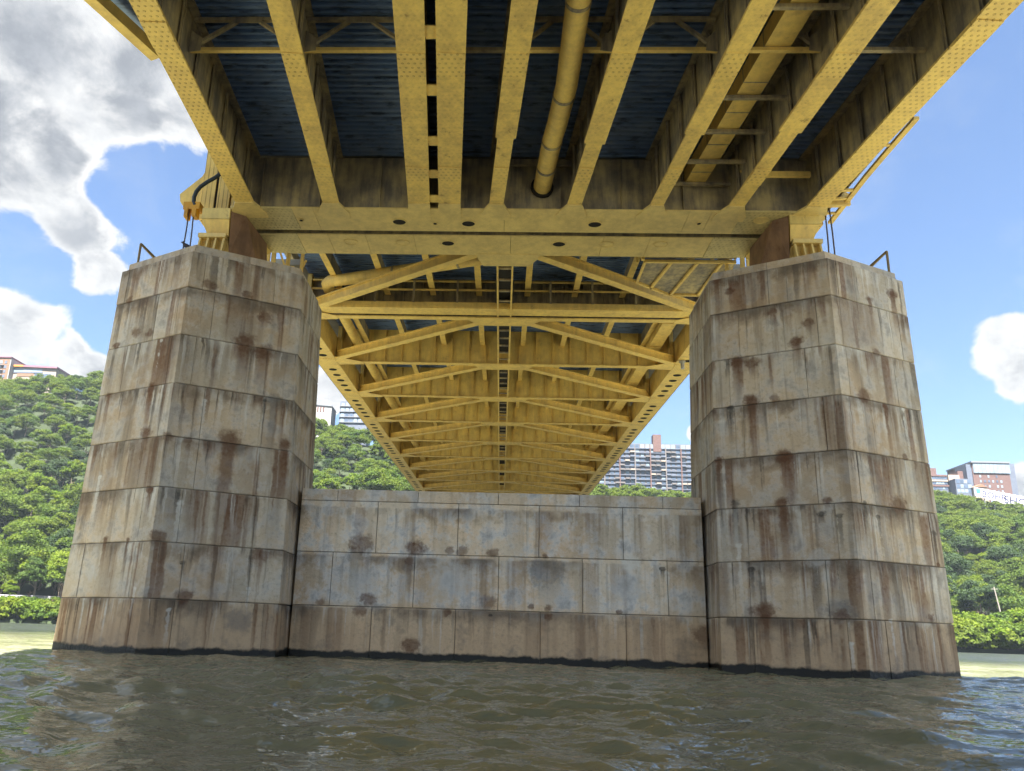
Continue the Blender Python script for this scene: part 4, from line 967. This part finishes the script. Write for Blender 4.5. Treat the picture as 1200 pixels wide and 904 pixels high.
SHRUB = [(quads_mesh('foliage', crown_arrays(330+k, 2.6, 1.9, 20, 1500, 0.26), (LEAF_B, LEAF)[k % 2]), trunk_mesh(1.6, 0.09, 60+k, 3)) for k in range(4)]
def shrub(px, d, s, label, group, rr):
    x, y = at_bank(px, d); z = float(ground(x, y))
    t = thing('shrub', label, 'shrub', (x, y, z-(1.1 if d < 3 else 0.2)), group); f, st = SHRUB[rr.randrange(4)]
    link_part('stem', st, t, (0, 0, 0), None, (s, s, s)); link_part('foliage', f, t, (0, 0, 0.0), (0, 0, rr.uniform(0, 6)), (s*1.15, s*1.15, s))
rr = random.Random(9)
for px in list(range(-40, 120, 7)): shrub(px+rr.uniform(-2, 2), rr.uniform(0.1, 2.6), rr.uniform(0.7, 1.75), 'bushy green shrub in the row along the left waterline', 'shrubs along the left bank', rr)
for px in list(range(-40, 120, 12)): shrub(px+rr.uniform(-2, 2), rr.uniform(5, 7), rr.uniform(0.9, 1.1), 'bushy green shrub in the row along the left waterline', 'shrubs along the left bank', rr)
for px in list(range(1060, 1258, 7)): shrub(px+rr.uniform(-2, 2), rr.uniform(0.1, 2.6), rr.uniform(0.9, 2.3), 'leafy green shrub in the row along the right waterline', 'shrubs along the right bank', rr)
for px in list(range(1062, 1258, 10)): shrub(px+rr.uniform(-2, 2), rr.uniform(5, 11), rr.uniform(1.6, 2.3), 'leafy green shrub in the row along the right waterline', 'shrubs along the right bank', rr)
# road strip, guard rail and path on the left bank
xa, ya = at_bank(-30, 17.5); xb, yb = at_bank(110, 17.5)
rd = MB(); N = 10; prev = None
road = MB()
for k in range(N):
    x0, x1 = -330+k*66, -330+(k+1)*66
    road.hexa([(x0, shore(x0)+16.5, 6.9), (x1, shore(x1)+16.5, 6.9), (x1, shore(x1)+24, 6.9), (x0, shore(x0)+24, 6.9)], [(x0, shore(x0)+16.5, 7.12), (x1, shore(x1)+16.5, 7.12), (x1, shore(x1)+24, 7.12), (x0, shore(x0)+24, 7.12)])
o = bpy.data.objects.new('road', road.mesh('road', plain('asphalt', (0.09, 0.085, 0.08), 0.9))); COL.objects.link(o); o['kind'] = 'structure'
pth = MB()
for k in range(N):
    x0, x1 = -330+k*66, -330+(k+1)*66
    pth.hexa([(x0, shore(x0)+10.8, 6.6), (x1, shore(x1)+10.8, 6.6), (x1, shore(x1)+14.5, 6.9), (x0, shore(x0)+14.5, 6.9)], [(x0, shore(x0)+10.8, 6.95), (x1, shore(x1)+10.8, 6.95), (x1, shore(x1)+14.5, 7.2), (x0, shore(x0)+14.5, 7.2)])
o = bpy.data.objects.new('path', pth.mesh('path', plain('red_earth', (0.22, 0.13, 0.095), 0.95))); COL.objects.link(o); o['kind'] = 'structure'
fx, fy = at_bank(25, 15.5)
t = thing('guard_rail', 'low grey roadside rail behind the shrubs on the left bank', 'guard rail', (fx, fy, 7.1))
GREY = plain('galvanised_grey', (0.42, 0.43, 0.44), 0.5)
for z in (7.7, 8.15): part('rail', MB().beam((fx-45, shore(fx-45)+15.6, z), (fx+45, shore(fx+45)+15.6, z), 0.1, 0.2), GREY, t)
for k in range(-9, 10): part('post', MB().box(fx+k*5-0.08, fx+k*5+0.08, shore(fx+k*5)+15.65, shore(fx+k*5)+15.8, 6.8, 8.3), GREY, t)
ux, uy = at_bank(1178, 14); uz = float(ground(ux, uy)); top = uz+14
t = thing('utility_pole', 'pale slightly leaning utility pole above the shrubs on the right bank', 'pole', (ux, uy, uz))
POLE = plain('pale_pole_wood', (0.24, 0.22, 0.19), 0.9)
part('shaft', MB().tube([(ux, uy, uz), (ux-1.6, uy, top)], [0.24, 0.17], 10), POLE, t, True)
part('crossarm', MB().beam((ux-2.6, uy, top-0.7), (ux-0.4, uy, top-0.7), 0.12, 0.14), POLE, t)

# ------------------------------------------------------------------ buildings on the hilltop
BRICK_O = plain('orange_brick', (0.17, 0.10, 0.065), 0.9, 0.25, 1.5); BRICK_R = plain('red_brown_brick', (0.10, 0.06, 0.055), 0.9, 0.25, 1.5); WHITE = plain('white_render', (0.26, 0.255, 0.25), 0.8, 0.1)
GLASS = plain('window_glass', (0.07, 0.10, 0.15), 0.3, 0.4, 0.4, 0.0, 0.4); GLASS_L = plain('pale_window_glass', (0.17, 0.22, 0.27), 0.3, 0.3, 0.4, 0.0, 0.4)
SLATE = plain('grey_roof', (0.14, 0.15, 0.17), 0.7); CLAD = plain('blue_grey_cladding', (0.085, 0.10, 0.135), 0.6, 0.2, 0.7); TAN = plain('tan_panel', (0.24, 0.20, 0.165), 0.8); PURP = plain('maroon_trim', (0.20, 0.09, 0.12), 0.7); ORANGE = plain('orange_panel', (0.4, 0.17, 0.03), 0.7); CONCB = plain('brown_grey_concrete', (0.11, 0.10, 0.10), 0.85)
unit = {}
def wmesh(mat):
    if mat.name not in unit: unit[mat.name] = MB().box(-0.5, 0.5, -0.12, 0.0, -0.5, 0.5).mesh('window', mat)
    return unit[mat.name]
def rect(px0, py0, px1, py1, Y):
    a = hit(px0, py0, 1, Y); b = hit(px1, py1, 1, Y); return a[0], b[0], b[2], a[2]
def building(name, label, px0, ytop, px1, Y, depth, wall, base=None, cat='building'):
    x0, x1, _, zt = rect(px0, ytop, px1, ytop, Y); g = float(ground((x0+x1)/2, Y))-3 if base is None else base
    t = thing(name, label, cat, ((x0+x1)/2, Y, g)); part('wall', MB().box(x0, x1, Y, Y+depth, g, zt), wall, t)
    return t, x0, x1, g, zt
def windows(t, x0, x1, z0, z1, Y, nx, nz, mat, fw=0.6, fh=0.6, alt=None, seed=1, skip=0.0):
    r = random.Random(seed); L = root_loc(t); dx = (x1-x0)/nx; dz = (z1-z0)/nz
    for i in range(nx):
        for j in range(nz):
            if r.random() < skip: continue
            m = alt if alt and r.random() < 0.35 else mat
            link_part('window', wmesh(m), t, (x0+(i+.5)*dx-L[0], Y-0.01-L[1], z0+(j+.5)*dz-L[2]), None, (dx*fw*r.uniform(0.85, 1.1), 1, dz*fh))
# far left: orange brick block and long low blue and tan building
Y = 415
t, x0, x1, g, zt = building('brick_building', 'orange brick block with grey windows at the far left of the hilltop', -40, 418.5, 13, Y, 22, BRICK_O)
windows(t, x0+1, x1-1, zt-14, zt-1.5, Y, 9, 4, CLAD, 0.5, 0.62, GLASS_L, 3)
for k in range(3): part('balcony', MB().box(x0+2, x1-3.5, Y-1.0, Y-0.01, zt-5.4-k*3.4, zt-5.1-k*3.4), SLATE, t)
part('side_wall', MB().box(x1+0.01, x1+0.5, Y+0.1, Y+22, g, zt-0.4), WHITE, t); part('roof', MB().box(x0-0.5, x1+0.6, Y-0.5, Y+22.5, zt, zt+0.6), PURP, t)
t, x0, x1, g, zt = building('low_building', 'long low blue and tan building with a maroon roof edge on the left hilltop', 15.5, 430.5, 67, Y+4, 16, TAN)
W = x1-x0; YY = Y+4
part('roof', MB().hexa([(x0-0.4, YY-1, zt+0.3), (x1+0.6, YY-1, zt-0.6), (x1+0.6, YY+17, zt-0.6), (x0-0.4, YY+17, zt+0.3)], [(x0-0.4, YY-1, zt+1.5), (x1+0.6, YY-1, zt+0.5), (x1+0.6, YY+17, zt+0.5), (x0-0.4, YY+17, zt+1.5)]), PURP, t)
part('sign_panel', MB().box(x0+0.8, x0+W*0.25, YY-1.12, YY-1.02, zt+0.1, zt+1.3), ORANGE, t)
part('window_band', MB().box(x0+0.3, x0+W*0.68, YY-0.15, YY-0.02, zt-3.0, zt-0.9), GLASS_L, t); part('dark_band', MB().box(x0+0.2, x0+W*0.7, YY-0.3, YY-0.02, zt-3.9, zt-3.05), CLAD, t)
part('brick_band', MB().box(x0+W*0.12, x0+W*0.5, YY-0.2, YY-0.02, zt-6.2, zt-3.95), BRICK_O, t); windows(t, x0+W*0.52, x0+W*0.9, zt-8.5, zt-4, YY-0.1, 5, 1, GLASS, 0.9, 0.9)
# between the left tower and the span
Y = 408
t, x0, x1, g, zt = building('gabled_house', 'white gabled house with a grey roof on the hilltop beside the left tower', 366, 474.5, 389, Y, 12, WHITE, cat='house')
mx = (x0*0.35+x1*0.65); part('roof', MB().prism([(x0-0.5, zt), (x1+0.5, zt-1.0), (x1-2.2, zt+3.4), (x0+2.5, zt+4.2)], 'y', Y-0.5, Y+12.5), SLATE, t)
windows(t, x0+1, x1-4, zt-5, zt-0.5, Y, 4, 1, BRICK_R, 0.6, 0.7)
t, x0, x1, g, zt = building('blue_block', 'dark blue grey block with pale windows just left of the yellow tie beam', 399, 470, 432, Y+3, 14, CLAD)
windows(t, x0+0.5, x1-0.5, zt-14, zt-0.6, Y+3, 6, 4, GLASS_L, 0.7, 0.6, GLASS, 5)
for k in range(4): part('slab_edge', MB().box(x0, x1, Y+2.4, Y+2.99, zt-3.6-k*3.4, zt-3.2-k*3.4), SLATE, t)
# long apartment block
Y = 418
t, x0, x1, g, zt = building('apartment_block', 'long grey blue apartment block with many balconies seen between the span and the right tower', 690, 519, 845, Y, 20, CONCB)
slope = lambda x: 0
for k in range(13): part('floor_band', MB().box(x0, x1, Y-0.7, Y-0.02, zt-3.2-k*2.75, zt-2.75-k*2.75), CLAD, t)
nb = 26; dx = (x1-x0)/nb; L = root_loc(t); r = random.Random(12)
for i in range(nb):
    if i % 3 == 0: part('pier', MB().box(x0+i*dx-0.35, x0+i*dx+0.35, Y-1.3, Y-0.02, g, zt-2.8), BRICK_R if i % 6 == 0 else CONCB, t)
for i in range(nb):
    for j in range(11):
        zc = zt-1.5-j*2.75; m = r.choice((GLASS, GLASS, GLASS, GLASS_L, CLAD)) if j else r.choice((GLASS, GLASS_L))
        link_part('window', wmesh(m), t, (x0+(i+.5)*dx-L[0], Y-0.03-L[1], zc-L[2]), None, (dx*r.uniform(0.55, 0.85), 1, 1.9 if j else 2.3))
        if j and r.random() < 0.3: part('balcony', MB().box(x0+i*dx+0.2, x0+(i+1)*dx-0.2, Y-1.5, Y-0.7, zc-1.35, zc-0.45), r.choice((TAN, CLAD, CONCB, CONCB)), t)
a = hit(771, 510, 1, Y); part('brick_shaft', MB().box(a[0]-3.2, a[0]+1.6, Y-0.9, Y+4, zt-5, a[2]), BRICK_R, t)
# right hilltop group
Y = 440
t, x0, x1, g, zt = building('stepped_building', 'stepped brick and grey terraced building at the left of the right hilltop group', 1082, 556, 1109, Y, 14, CLAD)
xs_ = x0+(x1-x0)*0.6; part('upper_block', MB().box(x0-4, xs_, Y+0.5, Y+12, zt-0.01, zt+4.2), BRICK_R, t)
for k in range(3): part('brick_band', MB().box(x0-4, x1+k*0.3, Y-0.4, Y-0.02, zt-1.2-k*3.2, zt-0.1-k*3.2), BRICK_R if k % 2 == 0 else TAN, t); windows(t, x0, x1, zt-3.0-k*3.2, zt-1.3-k*3.2, Y, 8, 1, GLASS, 0.8, 0.8, GLASS_L, k)
t, x0, x1, g, zt = building('low_brick_block', 'low brick block with a tan top joining the stepped building and the brick tower', 1111, 556.5, 1124, Y+6, 12, TAN)
part('lower_wall', MB().box(x0-2, x1+6, Y+3, Y+5.98, g, zt-4.2), BRICK_R, t); part('back_block', MB().box(x1-0.5, x1+7.5, Y+6.5, Y+15, g, zt+2.6), BRICK_R, t)
t, x0, x1, g, zt = building('glass_block', 'small dark blue glass block in front of the brick tower on the right hilltop', 1119, 561, 1138, Y-6, 8, CLAD)
windows(t, x0+0.3, x1-0.3, zt-9, zt-0.4, Y-6, 4, 3, GLASS_L, 0.85, 0.75, GLASS, 8)
t, x0, x1, g, zt = building('pale_house', 'small pink tan house low in front of the brick tower on the right hilltop', 1142, 571, 1157, Y-9, 7, TAN, cat='house')
part('roof', MB().prism([(x0-0.4, zt), (x1+0.4, zt), ((x0+x1)/2, zt+2.0)], 'y', Y-9.4, Y-1.6), BRICK_O, t)
Y2 = Y+2
t, x0, x1, g, zt = building('brick_tower', 'tall red brown brick tower with a glazed pale top on the right hilltop', 1138, 541.5, 1181, Y2, 26, BRICK_R)
part('glass_top', MB().box(x0+0.5, x1+0.3, Y2-0.5, Y2+25, zt-7.0, zt-0.6), GLASS_L, t); part('roof', MB().box(x0-0.6, x1+0.6, Y2-0.9, Y2+26, zt-0.59, zt+0.3), SLATE, t)
part('shade_side', MB().box(x1+0.31, x1+4.6, Y2+1.5, Y2+24, g, zt-0.2), CLAD, t); part('glass_stair', MB().box(x0-3.2, x0-0.05, Y2+0.5, Y2+12, g, zt-1.5), CLAD, t)  # right side's shade is put into its blue-grey colour
for k in range(9): part('mullion', MB().box(x0+1+k*(x1-x0-1)/9-0.12, x0+1+k*(x1-x0-1)/9+0.12, Y2-0.62, Y2-0.51, zt-7, zt-0.6), SLATE, t)
windows(t, x0+3, x1-4.5, g, zt-7.5, Y2, 6, int((zt-7.5-g)/3.0), GLASS_L, 0.42, 0.5, GLASS, 4, 0.2)
# long white hillside sign
Y3 = Y-22
p0, p1 = hit(1141.5, 571, 1, Y3), hit(1215, 585, 1, Y3); ht = 8.6
dirx = Vector((p1[0]-p0[0], 0, p1[2]-p0[2])); Ls = dirx.length; ang = math.atan2(dirx.z, dirx.x)
t = thing('hillside_sign', 'long white sign with dark letters stretched along the top of the right hill', 'sign', (p0[0], Y3, p0[2]-ht))
L = root_loc(t)
part('board', MB().hexa([(p0[0], Y3, p0[2]-5), (p1[0], Y3, p1[2]-ht), (p1[0], Y3+0.5, p1[2]-ht), (p0[0], Y3+0.5, p0[2]-5)], [(p0[0], Y3, p0[2]), (p1[0], Y3, p1[2]), (p1[0], Y3+0.5, p1[2]), (p0[0], Y3+0.5, p0[2])]), plain('white_sign_board', (0.42, 0.41, 0.44), 0.6, 0.06), t)
INK = plain('dark_blue_letters', (0.03, 0.035, 0.09), 0.6); BLUE = plain('blue_emblem', (0.05, 0.22, 0.55), 0.6)
def letters(txt, u, size, name='lettering'):
    c = bpy.data.curves.new(name, 'FONT'); c.body = txt; c.size = size; c.extrude = 0.05; c.materials.append(INK)
    o0 = bpy.data.objects.new(name, c); COL.objects.link(o0); bpy.context.view_layer.update()
    me = bpy.data.meshes.new_from_object(o0.evaluated_get(bpy.context.evaluated_depsgraph_get())); bpy.data.objects.remove(o0)
    o = bpy.data.objects.new(name, me); COL.objects.link(o); o.parent = t
    o.rotation_euler = (math.pi/2, -ang, 0); P = Vector((p0[0], Y3, p0[2]))+dirx*(u/Ls)+Vector((0, 0, -size*0.80-0.7)); o.location = (P.x-L[0], -0.07, P.z-L[2])
letters('BOHR I', Ls*0.10, 5.2); letters('SHOCKY', Ls*0.45, 6.6)
part('emblem', MB().box(p0[0]+0.8, p0[0]+3.2, Y3-0.06, Y3-0.01, p0[2]-3.8, p0[2]-1.0), BLUE, t)
for k in range(7):
    P = Vector((p0[0], Y3, p0[2]))+dirx*(k/6.5); part('post', MB().box(P.x-0.2, P.x+0.2, Y3+0.52, Y3+0.9, float(ground(P.x, Y3))-1, P.z-0.4), SLATE, t)

# ------------------------------------------------------------------ summer haze between the river and the hill
hz = MB().box(-1700, 1700, -460, 1900, -9, 175).mesh('haze', None)
hm_, T = bpy.data.materials.new('haze_air'), None
hm_.use_nodes = True; T = NT(hm_.node_tree); T.n.clear(); ou = T.add('ShaderNodeOutputMaterial'); vp = T.add('ShaderNodeVolumePrincipled')
vp.inputs['Color'].default_value = (0.70, 0.84, 1.0, 1); vp.inputs['Density'].default_value = 0.00009; vp.inputs['Anisotropy'].default_value = 0.2
T.l.new(vp.outputs[0], ou.inputs['Volume']); hz.materials.append(hm_)
o = bpy.data.objects.new('haze', hz); COL.objects.link(o); o['kind'] = 'stuff'
